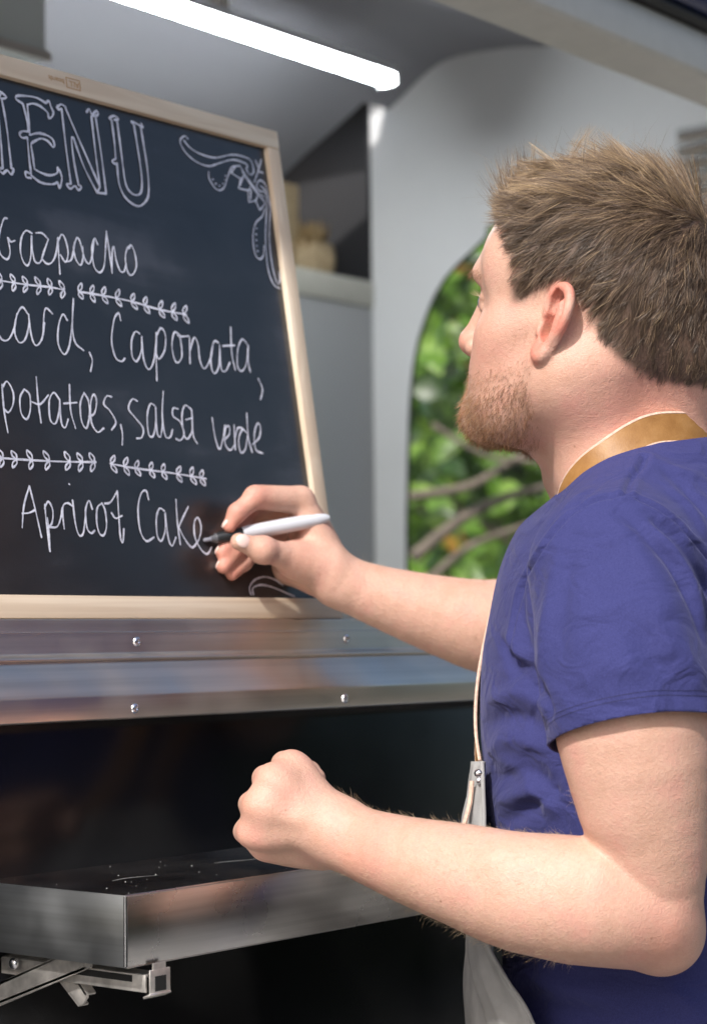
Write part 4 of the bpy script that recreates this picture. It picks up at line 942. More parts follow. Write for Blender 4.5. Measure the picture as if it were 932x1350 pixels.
# scalp hair radiating from the crown
NH = HAIR_N
crown = np.array([-.098, .0, .080])
R0, N0 = sample_on(scalp, NH, .22 + .78 * np.clip((edge - .5) * 3.5, 0, 1)); h_ = to_head(R0); ew = np.clip(.40 + (edge[LASTQ] - .5) * 1.9, .25, 1)
Nl = N0 @ HM.T
dl = h_ - crown; dl[:, 0] *= 1.0
top = np.clip((h_[:, 2] - .070) / .035, 0, 1); frt = np.clip((h_[:, 0] - .005) / .06, 0, 1) * np.clip((h_[:, 2] - .055) / .03, 0, 1); low = np.clip((.02 - h_[:, 2]) / .06, 0, 1)
dl = nrmz(dl); dl += np.stack([top * .55, np.zeros(NH), -.75 * (1 - top)], 1); dl += np.stack([.35 * (1 - top) * (h_[:, 0] > -.06), 0 * top, 0 * top], 1)
dl -= (dl * Nl).sum(1)[:, None] * Nl; dl = nrmz(dl)
NC = 2600; ci = RNG.integers(0, NH, NC); kd = KDTree(NC)
for i in range(NC): kd.insert(h_[ci[i]], i)
kd.balance(); cl = np.array([kd.find(p_)[1] for p_ in h_])
crand = RNG.normal(size=(NC, 3)); crl = RNG.normal(size=NC)
dl = dl + crand[cl] * (.16 + .20 * top)[:, None] + RNG.normal(size=(NH, 3)) * .12
dl -= (dl * Nl).sum(1)[:, None] * Nl * .8; dl = nrmz(dl)
Ln = (.012 + .019 * top + .002 * frt + .006 * np.clip((h_[:, 2] - .02) / .05, 0, 1)) * (1 + .16 * crl[cl] + .18 * RNG.normal(size=NH)); Ln *= (1 - .45 * low); Ln = np.clip(Ln * ew, .003, .042)
lift = np.clip(.18 + .16 * top + .06 * frt + .07 * crl[cl] * (.5 + top) + .06 * RNG.normal(size=NH) - .04 * low, .05, .8)
bend = dl * (.25 * top + .1)[:, None] - Nl * (.22 * top + .12 - .25 * frt)[:, None] + np.array([-.15, 0, .22]) * frt[:, None] + crand[cl] * .12
Ln *= 1 - .52 * np.clip((h_[:, 0] - .015) / .05, 0, 1)
P = grow(R0, N0, dl @ HM, Ln, lift, bend @ HM, 5, 0.0, .03)
cc = (R0 + (BNR[0] * 0))[ci]                                   # gather tips towards clump guides
tipg = np.zeros((NC, 3)); 
for ax in range(3): tipg[:, ax] = np.bincount(cl, P[:, -1, ax], NC) / np.maximum(np.bincount(cl, minlength=NC), 1)
t_ = np.linspace(0, 1, 5)[None, :, None]; pull = (.22 + .22 * top)[:, None, None]
P = P + (tipg[cl][:, None, :] - P[:, -1:, :]) * pull * t_ ** 1.5
hv = np.clip(.25 + .23 * RNG.normal(size=NH) + .10 * crl[cl] + .36 * top + .14 * frt - .10 * low, 0, 1)
hv = np.where(RNG.random(NH) < .05, np.clip(hv + .25, 0, 1), hv)
strands('hair', P, np.array([.00015, .00016, .00015, .00012, .00005]), hv, M_hair, person)
# fly-aways along the fringe and crown
fl_ = scalp & (HL_[:, 2] > .088); R0, N0 = sample_on(fl_, 260); h_ = to_head(R0)
D = nrmz(RNG.normal(size=(260, 3)) * .5 + np.array([.4, 0, .5])); P = grow(R0, N0, D @ HM, RNG.uniform(.025, .046, 260), np.full(260, .5), (RNG.normal(size=(260, 3)) * .25) @ HM, 6, .1, .08)
strands('stray_hair', P, np.array([.00011, .00011, .00010, .00009, .00007, .00004]), RNG.uniform(.4, 1, 260), M_hair, person)
# fringe tuft standing up over the forehead
ft = scalp & (HL_[:, 0] > .052) & (HL_[:, 2] > .085); R0, N0 = sample_on(ft, 500); 
D = nrmz(RNG.normal(size=(500, 3)) * .28 + np.array([.55, 0, .55])); g9 = RNG.integers(0, 26, 500); gd = RNG.normal(size=(26, 3)) * .35
P = grow(R0, N0, nrmz(D + gd[g9]) @ HM, RNG.uniform(.020, .036, 500), np.full(500, .35), (np.array([-.1, 0, .5]) + RNG.normal(size=(500, 3)) * .1) @ HM, 6, 0, .05)
strands('fringe_hair', P, np.array([.00017, .00017, .00016, .00014, .00011, .00005]), np.clip(RNG.normal(.6, .2, 500), 0, 1), M_hair, person)
# beard
def beard(mask, n, L0, L1, nm, rad, vmean, wt=None):
    R0, N0 = sample_on(mask, n, wt); h_ = to_head(R0); Nl = N0 @ HM.T
    D = np.array([.25, 0, -.9]) + RNG.normal(size=(n, 3)) * .35; D -= (D * Nl).sum(1)[:, None] * Nl * .7; chin = np.clip((h_[:, 0] - .04) / .04, 0, 1)
    P = grow(R0, N0, nrmz(D) @ HM, RNG.uniform(L0, L1, n), np.clip(RNG.normal(.36, .12, n), .1, .7), RNG.normal(size=(n, 3)) * .25, 5, .15, .08)
    strands(nm, P, np.array([1, 1, .9, .7, .35]) * rad, np.clip(vmean + .30 * chin + .2 * RNG.normal(size=n), 0, 1), M_beard, person)
beard(bd, BEARD_N, .003, .0072, 'beard', .00012, .42, np.clip((bedge - .45) * 2.4, .05, 1)); beard(bs, 2400, .0025, .006, 'stubble', .00007, .40, .10 + np.clip(bedge, 0, 1) * 6)
brow = np.zeros(len(BV), bool)
for s_ in (-1, 1):
    bx = (HL_[:, 0] > .07) & (np.abs(HL_[:, 1] * s_ - .031) < .023) & (np.abs(HL_[:, 2] - .0385 + .15 * np.abs(HL_[:, 1] * s_ - .028)) < .004); brow |= bx
beard(brow, 500, .004, .007, 'eyebrow_hair', .00009, .1)
lsh = []
for s_ in (-1, 1):
    for q in np.linspace(.021, .042, 26):
        r0 = H(.0852 - .14 * abs(q - .030), s_ * q, .0165); d = HF * RNG.uniform(.8, 1) + HU * RNG.uniform(-.1, .45) + HL * s_ * (q - .029) * 25
        tt = np.linspace(0, 1, 5)[:, None]; lsh.append(r0 + d * .0085 * tt + HU * .003 * tt ** 2)
strands('eyelashes', np.array(lsh), np.array([1, 1, .9, .6, .3]) * .00010, np.full(len(lsh), .7), M_down, person)
# fine hair on the forearms
bp = project(BV); dep = (BV - CAMPOS) @ ROT[:, 2]
arms = ((bp[:, 0] > 440) & (bp[:, 0] < 760) & (bp[:, 1] > 1040) & (bp[:, 1] < 1275) & (dep < 1.70)) | ((bp[:, 0] > 455) & (bp[:, 0] < 690) & (bp[:, 1] > 735) & (bp[:, 1] < 900) & (dep > 1.80))
R0, N0 = sample_on(arms, 4200); D = cdir((-.55, .25, 0))[None] + RNG.normal(size=(4200, 3)) * .35; D -= (D * N0).sum(1)[:, None] * N0
P = grow(R0, N0, nrmz(D), RNG.uniform(.004, .0085, 4200), RNG.uniform(.2, .5, 4200), RNG.normal(size=(4200, 3)) * .25, 5, .1, .08)
strands('arm_hair', P, np.array([1, 1, .9, .7, .3]) * .000055, RNG.random(4200), M_down, person)
# ------------------------------------------------------------------ clothing
def wob(P, sc, seed):
    r_ = np.random.default_rng(seed); a = np.zeros(len(P))
    for k in range(9): a += np.sin(P @ (nrmz(r_.normal(size=3)) * sc * r_.uniform(3, 8)) + r_.uniform(0, 6.28))
    return a / 5
def scan(bvh, u, v):
    r = ray(u, v); h_ = bvh.ray_cast(Vector(CAMPOS), Vector(r / np.linalg.norm(r))); return None if h_[0] is None else np.array(h_[0])
SHI = [rc(C(846, 655, 1.66), SL, .050, .056, .02), rc(C(846, 655, 1.76), SR, .050, .056, .02), rc(C(846, 655, 1.66), C(846, 655, 1.76), .050, .050, .02),
       ell(C(822, 945, 1.71), (.119, .158, .205), TA, .03), ell(C(840, 800, 1.71), (.105, .165, .13), TA, .03), ell(C(834, 1120, 1.71), (.114, .155, .22), TA, .03), ell(C(848, 1400, 1.71), (.122, .168, .16), TA, .03),
       rc(C(905, 650, 1.67), C(905, 650, 1.75), .050, .050, .03), rc(C(880, 760, 1.62), C(880, 1000, 1.62), .075, .08, .03)]
sleeveL = limb([SL, C(820, 850, 1.505), C(836, 950, 1.49), C(850, 1040, 1.49)], [px(104, 1.54), px(114, 1.5), px(116, 1.49), px(118, 1.49)])
sleeveR = limb([SR, C(835, 800, 1.915), C(775, 842, 1.928)], [.059, .060, .060])
ssk = [(.02, SHI), (.022, sleeveL), (.02, sleeveR)]
SV, SF = polygonise(ssk, SHIRT_VOX); SV = laplace(SV, SF, 3, .5)
bvh = BVHTree.FromPolygons([Vector(v) for v in SV], SF.tolist())
SN = vnormals(SV, SF)
FOLDS = [  # photo-pixel polyline, depth (m, + outwards), width (m)
 ([(858,680),(893,711),(920,752),(940,790)], -.0050, .0060), ([(846,690),(880,724),(908,768),(932,830)], .0035, .008), ([(814,668),(850,704),(885,745),(915,800),(932,850)], -.0028, .006),
 ([(800,680),(840,730),(880,790),(920,870)], .0018, .012), ([(659,844),(678,874),(702,895),(719,922)], -.0060, .0060), ([(668,838),(690,866),(712,890)], .0035, .007),
 ([(688,861),(709,891),(722,925),(727,949)], -.0045, .006), ([(640,929),(681,915),(722,928)], .0028, .008), ([(638,955),(680,945),(724,962)], -.0026, .007), ([(642,990),(680,975),(728,990)], .0028, .008),
 ([(645,1030),(690,1018),(740,1042)], -.0028, .008), ([(655,1060),(700,1046),(745,1070)], .003, .008), ([(660,1088),(700,1064),(742,1040)], -.003, .006), ([(655,1000),(700,1030),(735,1080)], .0022, .007),
 ([(735,720),(722,800),(716,880),(725,940)], .0022, .010), ([(758,700),(740,790),(738,880)], -.0016, .010), ([(800,700),(795,800),(805,900)], -.0014, .016), ([(850,790),(900,860),(932,905)], .0022, .010), ([(830,830),(880,890),(930,930)], -.0022, .009),
 ([(770,800),(810,860),(870,900)], .0014, .014), ([(690,760),(686,810),(700,860)], -.0025, .006), ([(760,905),(800,880),(850,885)], .0015, .008),
 ([(870,610),(900,640),(932,680)], -.0022, .008), ([(850,600),(890,620),(932,630)], .0020, .008), ([(880,640),(910,670),(932,710)], .0022, .007), ([(800,628),(770,650),(748,672)], -.002, .005),
 ([(700,1290),(760,1300),(830,1330)], .0035, .012), ([(690,1320),(760,1335),(840,1350)], -.003, .010), ([(870,1300),(900,1320),(932,1350)], .003, .01), ([(672,1275),(720,1278),(780,1295)], -.003, .009)]
SEAMS = [[(824,653),(803,654),(783,658),(764,667),(746,680),(722,711),(702,745),(685,779),(678,810),(676,837),(681,867)], [(828,653),(850,661),(872,673),(893,690),(910,711),(940,745)], [(850,604),(845,615),(831,632),(824,653)]]
disp = np.zeros(len(SV)); seam_pts = []
fr_ = project(SV); sd_ = (SV - CAMPOS) @ ROT[:, 2]
for ln, amp, w in FOLDS:
    Q = [scan(bvh, *q) for q in catmull(ln, 28)]; Q = [q for q in Q if q is not None]
    if len(Q) < 3: continue
    Q = np.array(Q); near = np.nonzero(np.linalg.norm(SV - Q.mean(0), axis=1) < np.linalg.norm(Q - Q.mean(0), axis=1).max() + 4 * w)[0]
    D2 = np.linalg.norm(SV[near][:, None] - Q[None], axis=2); k = D2.argmin(1); d = D2.min(1)
    taper = np.sin(np.clip((k + .5) / len(Q), 0, 1) * math.pi) ** .6
    disp[near] += 1.8 * amp * taper * np.exp(-(d / w) ** 2)
for ln in SEAMS:
    Q = [scan(bvh, *q) for q in catmull(ln, 22)]; Q = np.array([q for q in Q if q is not None]); seam_pts.append(Q)
    near = np.nonzero(np.linalg.norm(SV - Q.mean(0), axis=1) < np.linalg.norm(Q - Q.mean(0), axis=1).max() + .02)[0]
    d = np.linalg.norm(SV[near][:, None] - Q[None], axis=2).min(1)
    disp[near] += -.0034 * np.exp(-(d / .0022) ** 2) + .0012 * np.exp(-((d - .006) / .003) ** 2)
nz_ = wob(SV, 7, 1) * .0020 + wob(SV, 16, 2) * .0006
SV = SV + SN * np.maximum(disp + nz_, -.0042)[:, None]
bm = bmesh.new(); bm.from_mesh(big_mesh('tmp', SV, SF))
def plane3(a, b, c):
    n_ = np.cross(b - a, c - a); return a, n_ / np.linalg.norm(n_)
def cut(center, rad, co, no, sel=None):
    g = [f for f in bm.faces if (f.calc_center_median() - Vector(center)).length < rad]
    if sel is not None:
        k_ = sel(np.array([f.calc_center_median() for f in g])); g = [f for f, q in zip(g, k_) if q]
    geom = list({v for f in g for v in f.verts}) + list({e for f in g for e in f.edges}) + g
    bmesh.ops.bisect_plane(bm, geom=geom, plane_co=Vector(co), plane_no=Vector(no), clear_outer=True, dist=1e-6)
hco, hno = plane3(C(732, 984, 1.495), C(868, 941, 1.432), C(965, 956, 1.50))
if hno[2] > 0: hno = -hno
armdown = C(850, 1040, 1.49)
cut(armdown, .16, hco, hno, lambda P_: (field([(.02, sleeveL)], P_) < field([(.02, SHI)], P_) - .004))
nco, nno = plane3(C(935, 572, 1.735), C(815, 601, 1.625), C(742, 662, 1.71))
if nno[2] < 0: nno = -nno
cut(C(835, 600, 1.70), .125, nco, nno)
eco = C(790, 838, 1.927); eno = C(775, 842, 1.928) - C(835, 800, 1.915); cut(C(772, 845, 1.928), .085, eco, eno / np.linalg.norm(eno))
zh = 0.90
bmesh.ops.bisect_plane(bm, geom=bm.verts[:] + bm.edges[:] + bm.faces[:], plane_co=(0, 0, zh + .06), plane_no=(0, 0, -1), clear_outer=True)
# drop islands left by the cuts
seen = set(); isl = []
for v in bm.verts:
    if v in seen: continue
    st = [v]; comp = []; seen.add(v)
    while st:
        w = st.pop(); comp.append(w)
        for e in w.link_edges:
            o_ = e.other_vert(w)
            if o_ not in seen: seen.add(o_); st.append(o_)
    isl.append(comp)
isl.sort(key=len); bmesh.ops.delete(bm, geom=[v for c_ in isl[:-1] for v in c_], context='VERTS')
me = bm_mesh('t_shirt', bm); me.polygons.foreach_set('use_smooth', [True] * len(me.polygons))
mf, t, b = new_mat('navy_cotton_jersey')
vec = coords(t); n1 = nd(t, 'ShaderNodeTexNoise', Scale=900.0, Detail=3.0, Roughness=.7); t.links.new(vec, n1.inputs['Vector'])
t.links.new(ramp(t, n1.outputs['Fac'], [(0.3, (0.025, 0.028, 0.108)), (0.7, (0.043, 0.046, 0.155))]), b.inputs['Base Color'])
b.inputs['Roughness'].default_value = 0.85; b.inputs['Specular IOR Level'].default_value = 0.2; b.inputs['Sheen Weight'].default_value = .12; b.inputs['Sheen Roughness'].default_value = .5; b.inputs['Sheen Tint'].default_value = (.6, .6, .9, 1)
n2 = nd(t, 'ShaderNodeTexNoise', Scale=1500.0, Detail=2.0); t.links.new(vec, n2.inputs['Vector']); n3 = nd(t, 'ShaderNodeTexNoise', Scale=420.0, Detail=4.0); t.links.new(vec, n3.inputs['Vector'])
ad = nd(t, 'ShaderNodeMath', operation='MULTIPLY_ADD'); ad.inputs[1].default_value = .6; t.links.new(n2.outputs['Fac'], ad.inputs[0]); t.links.new(n3.outputs['Fac'], ad.inputs[2]); bp1 = bump(t, b, ad.outputs[0], .35, .0008)
vw = coords(t, (1, 1, 1.6), (.4, .5, .2)); n5 = nd(t, 'ShaderNodeTexNoise', Scale=22.0, Detail=2.5, Roughness=.45, Distortion=1.2); t.links.new(vw, n5.inputs['Vector'])
bp2 = nd(t, 'ShaderNodeBump', Strength=.7, Distance=.008); t.links.new(n5.outputs['Fac'], bp2.inputs['Height']); t.links.new(bp2.outputs[0], bp1.inputs['Normal'])
shirt = link('t_shirt', me, mf, person); shirt['label'] = 'navy blue cotton t-shirt with short sleeves'
sm_ = shirt.modifiers.new('thickness', 'SOLIDIFY'); sm_.thickness = .0016; sm_.offset = -1
sbvh = BVHTree.FromPolygons([v.co.copy() for v in me.vertices], [tuple(p.vertices) for p in me.polygons])
bbvh = BVHTree.FromPolygons([Vector(v) for v in BV], BF.tolist())
# stitched sleeve hem: two rows of short thread dashes a centimetre above the edge
ctr = C(836, 950, 1.49)
ax_ = -hno; e1 = np.cross(ax_, [0, 0, 1.]); e1 = e1 / np.linalg.norm(e1) if np.linalg.norm(e1) > .2 else cdir((1, 0, 0)); e2 = np.cross(ax_, e1)
c0 = ctr - ax_ * ((ctr - hco) @ ax_)
V = []; F = []
for row in (.0115, .0150):
    for k in range(260):
        a = 2 * math.pi * k / 260; d = e1 * math.cos(a) + e2 * math.sin(a); o_ = c0 + ax_ * row + d * .14
        h_ = sbvh.ray_cast(Vector(o_), Vector(-d), .13)
        if h_[0] is None: continue
        p_ = np.array(h_[0]); n_ = np.array(h_[1]); n_ = n_ if n_ @ d > 0 else -n_
        tg = np.cross(ax_, n_); tg /= np.linalg.norm(tg) + 1e-9; w_ = np.cross(n_, tg); q = p_ + n_ * .0003
        b0 = len(V); V += [q - tg * .0006 - w_ * .00022, q + tg * .0006 - w_ * .00022, q + tg * .0006 + w_ * .00022, q - tg * .0006 + w_ * .00022]; F.append((b0, b0 + 1, b0 + 2, b0 + 3))
tag(link('hem_stitching', mesh_from('hem_stitching', V, F), simple('dark_thread', (.012, .012, .05), .8), shirt), kind='stuff')
# collar band
nb_ = []
cc0 = C(838, 610, 1.70); ax2 = nno; c1 = cc0 - ax2 * ((cc0 - nco) @ ax2); f1 = np.cross(ax2, [0, 1., 0]); f1 /= np.linalg.norm(f1); f2 = np.cross(ax2, f1)

# ---- apron
apron = empty('apron'); apron.parent = person
M_leather, t, b = new_mat('tan_leather')
vec = coords(t); n1 = nd(t, 'ShaderNodeTexNoise', Scale=60.0, Detail=7.0, Roughness=.65); t.links.new(vec, n1.inputs['Vector'])
t.links.new(ramp(t, n1.outputs['Fac'], [(0.3, (0.25, 0.115, 0.03)), (0.55, (0.33, 0.165, 0.05)), (0.8, (0.40, 0.22, 0.085))]), b.inputs['Base Color']); b.inputs['Roughness'].default_value = .5
n2 = nd(t, 'ShaderNodeTexVoronoi', Scale=700.0); t.links.new(vec, n2.inputs['Vector']); bump(t, b, n2.outputs['Distance'], .2, .0006)
M_raw = simple('raw_leather_edge', (0.62, 0.43, 0.34), .8, noise=.2, nscale=300)
def ribbon(name, Pc, Nn, width, thick, mat, parent, edge=None):
    """flat strap with rounded body: Pc centre line, Nn outward normals"""
    Pc = np.asarray(Pc); T = np.gradient(Pc, axis=0); T = nrmz(T); Nn = nrmz(np.asarray(Nn) - (np.asarray(Nn) * T).sum(1)[:, None] * T); W = np.cross(T, Nn)
    width = np.broadcast_to(width, (len(Pc),))[:, None]
    c4 = [Pc - W * width / 2, Pc + W * width / 2, Pc + W * width / 2 + Nn * thick, Pc - W * width / 2 + Nn * thick]
    V = np.stack(c4, 1).reshape(-1, 3); F = []
    for i in range(len(Pc) - 1):
        for k in range(4): F.append((4 * i + k, 4 * i + (k + 1) % 4, 4 * i + 4 + (k + 1) % 4, 4 * i + 4 + k))
    F += [(3, 2, 1, 0), tuple(4 * (len(Pc) - 1) + k for k in range(4))]
    o_ = link(name, mesh_from(name, V, F), mat, parent); shade_auto(o_, 60)
    bm_ = bmesh.new(); bm_.from_mesh(o_.data); bmesh.ops.recalc_face_normals(bm_, faces=bm_.faces); bm_.to_mesh(o_.data); bm_.free()
    if edge is not None:
        for s_ in (-1, 1): tube('raw_edge', Pc + W * (width / 2 + .0001) * s_ + Nn * thick * .55, thick * .6, edge, o_, 6)
    return o_
def drape(pts, off, surf, reach=.03):
    """lay px/depth control points on a surface: nearest point + normal"""
    P_ = catmull([C(*q) for q in pts], 7); out = []; nn = []
    for p_ in P_:
        best = None
        for bv_ in surf:
            h_ = bv_.find_nearest(Vector(p_))
            if h_[0] is None: continue
            q = np.array(h_[0]); n_ = np.array(h_[1]); dd = (p_ - q) @ n_
            if best is None or dd < best[2]: best = (q, n_, dd)
        q, n_, dd = best; pull_ = dd < reach; out.append(p_ + n_ * (off - dd) if pull_ else p_); nn.append(n_)
    out = np.array(out); nn = nrmz(laplace1(np.array(nn), 60)); return laplace1(out, 14) + nn * .0012, nn
def laplace1(a, it):
    a = a.copy()
    for _ in range(it): a[1:-1] = .5 * a[1:-1] + .25 * (a[:-2] + a[2:])
    return a
strap_pts = [(922, 566, 1.785), (930, 560, 1.755), (926, 556, 1.715), (905, 557, 1.675), (872, 563, 1.645), (842, 573, 1.628), (814, 595, 1.622), (792, 620, 1.628), (774, 645, 1.640), (762, 668, 1.655), (756, 695, 1.668)]
Pc, Nn = drape(strap_pts, .0022, (bbvh,), .05); strap = ribbon('neck_strap', Pc, Nn, .0225, .0024, M_leather, apron, M_raw)
bib_pts = [(752, 725, 1.80), (728, 755, 1.795), (694, 800, 1.775), (676, 850, 1.77), (652, 930, 1.745), (635, 985, 1.718), (629, 1018, 1.69)]
Pc, Nn = drape(bib_pts, .0022, (sbvh,), .03); ribbon('bib_strap', Pc, Nn, .0225, .0024, M_leather, apron, M_raw)
strap2 = [(930, 560, 1.757), (922, 566, 1.785), (900, 590, 1.82), (860, 640, 1.84), (815, 710, 1.84), (768, 790, 1.83), (700, 880, 1.81), (650, 960, 1.785), (640, 1018, 1.785)]
Pc, Nn = drape(strap2, .0022, (bbvh, sbvh)); ribbon('neck_strap', Pc, Nn, .0225, .0024, M_leather, apron, M_raw)
rows = [ # v, near side edge (u,d), near-front (u,d), front (u,d), far edge (u,d)
 (1004, (635, 1.655), (628, 1.685), (627, 1.72), (640, 1.79)), (1050, (632, 1.645), (622, 1.68), (621, 1.72), (640, 1.81)), (1095, (634, 1.635), (617, 1.67), (616, 1.72), (644, 1.83)),
 (1160, (636, 1.615), (618, 1.66), (616, 1.72), (648, 1.85)), (1235, (640, 1.60), (621, 1.65), (619, 1.72), (650, 1.87)), (1290, (664, 1.585), (626, 1.64), (619, 1.72), (655, 1.88)), (1350, (700, 1.575), (640, 1.62), (620, 1.72), (665, 1.89)),
 (1480, (745, 1.56), (665, 1.60), (618, 1.72), (680, 1.90)), (1700, (760, 1.55), (680, 1.59), (612, 1.72), (690, 1.92)), (2000, (765, 1.55), (690, 1.59), (612, 1.72), (700, 1.92))]
G = []
for v_, *cols in rows: G.append(catmull([C(u, v_, d) for u, d in cols], 8))
G = np.array(G); G = np.array([catmull(G[:, j], 6) for j in range(G.shape[1])]); nj, ni = G.shape[:2]
for j in range(nj):
    for i in range(ni):
        p_ = G[j, i]; h_ = sbvh.find_nearest(Vector(p_)); n_ = np.array(h_[1]); dd = (p_ - np.array(h_[0])) @ n_
        if dd < .005: p_ = p_ + n_ * (.005 - dd)
        G[j, i] = p_ + cdir((1, 0, 0)) * .0022 * math.sin(j * .7 + i * .23) + cdir((1, 0, 0)) * .0015 * math.sin(j * 1.9 + i * .1)
idxg = lambda j, i: j * ni + i
F = [(idxg(j, i), idxg(j, i + 1), idxg(j + 1, i + 1), idxg(j + 1, i)) for j in range(nj - 1) for i in range(ni - 1)]
M_canvas, t, b = new_mat('grey_canvas')
vec = coords(t); n1 = nd(t, 'ShaderNodeTexNoise', Scale=45.0, Detail=6.0); t.links.new(vec, n1.inputs['Vector'])
t.links.new(ramp(t, n1.outputs['Fac'], [(0.3, (0.27, 0.27, 0.265)), (0.7, (0.35, 0.345, 0.34))]), b.inputs['Base Color']); b.inputs['Roughness'].default_value = .9
w1 = nd(t, 'ShaderNodeTexNoise', Scale=1400.0, Detail=1.0); t.links.new(vec, w1.inputs['Vector']); bump(t, b, w1.outputs['Fac'], .4, .0008)
o_ = link('canvas_panel', mesh_from('canvas_panel', G.reshape(-1, 3), F), M_canvas, apron, True); md = o_.modifiers.new('t', 'SOLIDIFY'); md.thickness = .0016; md.offset = 0
canvas = o_
tube('side_hem', G[0], .0019, M_canvas, apron, 8)
p_ = C(632, 1020, 1.652); tube('rivet', [p_ + cdir((-.001, 0, .004)), p_ + cdir((0, 0, -.001)), p_ + cdir((0, 0, -.0022))], [.0034, .0034, .0020], M_screw, apron, 14)
tube('rivet', [p_ + cdir((0, -.0058, .003)), p_ + cdir((0, -.0058, -.001)), p_ + cdir((0, -.0058, -.0018))], [.0026, .0026, .0016], M_screw, apron, 14)
tie = catmull([C(623, 1030, 1.66), C(620, 1060, 1.655), C(612, 1090, 1.65), C(606, 1120, 1.66), C(612, 1170, 1.665)], 8)
ribbon('leather_tie', tie, np.tile(cdir((-.7, 0, -.7)), (len(tie), 1)), .0035, .0018, M_raw, apron)

# ---- trousers and shoes
def gz(p, z): return np.array([p[0], p[1], z])
hL, hR = C(846, 1420, 1.635), C(846, 1420, 1.795); fw = cdir((-1, 0, .15)); fw[2] = 0; fw /= np.linalg.norm(fw)
tro = [ell(gz((hL + hR) / 2, .96), (.118, .165, .12), TA, .05)]
for hp_ in (hL, hR): tro += limb([gz(hp_, .90), gz(hp_ + fw * .02, .55), gz(hp_ - fw * .01, .09)], [.092, .068, .052])
TV, TF = polygonise([(.04, tro)], .007); TV = laplace(TV, TF, 3, .5)
TN = vnormals(TV, TF); TV = TV + TN * (wob(TV, 11, 3) * .006)[:, None]
link('trousers', big_mesh('trousers', TV, TF), simple('dark_denim', (.03, .034, .05), .85, noise=.3, nscale=300, bmp=.3), person)
for hp_ in (hL, hR):
    q = gz(hp_ - fw * .01, 0); sho = limb([q + [0, 0, .055] - fw * .05, q + [0, 0, .05] + fw * .06, q + [0, 0, .035] + fw * .18], [.045, .046, .033])
    XV, XF = polygonise([(.02, sho)], .006, extra=lambda P_, f_: np.maximum(f_, .004 - P_[:, 2])); link('shoe', big_mesh('shoe', laplace(XV, XF, 2, .5), XF), simple('brown_leather_shoe', (.07, .04, .025), .4), person)
legsk = []
for hp_ in (hL, hR): legsk += limb([gz(hp_, .95), gz(hp_ + fw * .02, .55), gz(hp_ - fw * .01, .06)], [.075, .055, .038])

# ------------------------------------------------------------------ marker pen in the writing hand
pen = empty('marker_pen'); tag(pen, 'white chalk marker pen with black grip held against the board', 'pen')
T0 = on_board(268.5, 712.5, .0004); T1 = C(434, 682.5, 1.900)
ax = T1 - T0; LP = np.linalg.norm(ax); ax /= LP
def pen_part(name, prof, mat, parent=pen):
    return tube(name, [T0 + ax * s_ for s_, _ in prof], [r_ for _, r_ in prof], mat, parent, 24)
M_pw = simple('white_pen_plastic', (.55, .57, .61), .3); M_pk = simple('black_pen_plastic', (.018, .02, .022), .35)
pen_part('nib', [(0, .0013), (.0012, .0019), (.007, .0020), (.0071, .0024)], simple('pen_nib', (.20, .20, .24), .6))
pen_part('tip_holder', [(.0072, .0030), (.0105, .0033), (.011, .0044), (.0125, .0047)], simple('grey_collar', (.10, .10, .11), .3))
pen_part('grip', [(.0126, .0044), (.016, .0050), (.030, .0056), (.0365, .0057), (.037, .0052)], M_pk)
pen_part('barrel', [(.0371, .0050), (.0375, .0060), (.045, .0066), (.080, .0069), (LP - .03, .0067), (LP - .012, .0058), (LP - .003, .0042), (LP, .0024)], M_pw)
# ================================================================== GREENERY
M_leafs = []
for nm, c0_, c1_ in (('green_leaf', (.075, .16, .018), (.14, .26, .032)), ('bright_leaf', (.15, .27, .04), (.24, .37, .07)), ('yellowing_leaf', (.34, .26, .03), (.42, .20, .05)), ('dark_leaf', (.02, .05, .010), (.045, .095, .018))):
    mt, t, b = new_mat(nm); vec = coords(t); n1 = nd(t, 'ShaderNodeTexNoise', Scale=9.0, Detail=3.0); t.links.new(vec, n1.inputs['Vector'])
    t.links.new(ramp(t, n1.outputs['Fac'], [(.35, c0_), (.65, c1_)]), b.inputs['Base Color']); b.inputs['Roughness'].default_value = .38; b.inputs['Specular IOR Level'].default_value = .5
    tr_ = nd(t, 'ShaderNodeBsdfTranslucent'); tr_.inputs[0].default_value = (*[min(1, x * 1.6) for x in c1_], 1); mx_ = nd(t, 'ShaderNodeMixShader'); mx_.inputs[0].default_value = .3
    ou = t.nodes['Material Output']; t.links.new(b.outputs[0], mx_.inputs[1]); t.links.new(tr_.outputs[0], mx_.inputs[2]); t.links.new(mx_.outputs[0], ou.inputs[0]); M_leafs.append(mt)
M_bark = simple('grey_bark', (.16, .13, .10), .9, noise=.35, nscale=40, bmp=.6)
def leaf_vf():
    L = [(0, 0, 0), (.5, .0, .06), (1, 0, -.05)]; V = []; pr = [(0, 0.02, 0), (.2, .22, .03), (.45, .33, .05), (.75, .20, .02), (1, 0.01, -.06)]
    for x, w, z in pr: V += [(x, w, z + w * .25), (x, 0, z), (x, -w, z + w * .25)]
    F = []
    for i in range(len(pr) - 1):
        a = 3 * i; F += [(a, a + 1, a + 4, a + 3), (a + 1, a + 2, a + 5, a + 4)]
    return np.array(V), np.array(F)
LV, LF = leaf_vf()
LEAFM = []
for mt in M_leafs:
    me = mesh_from('leaf', LV, LF); me.materials.append(mt); me.polygons.foreach_set('use_smooth', [True] * len(me.polygons)); LEAFM.append(me)
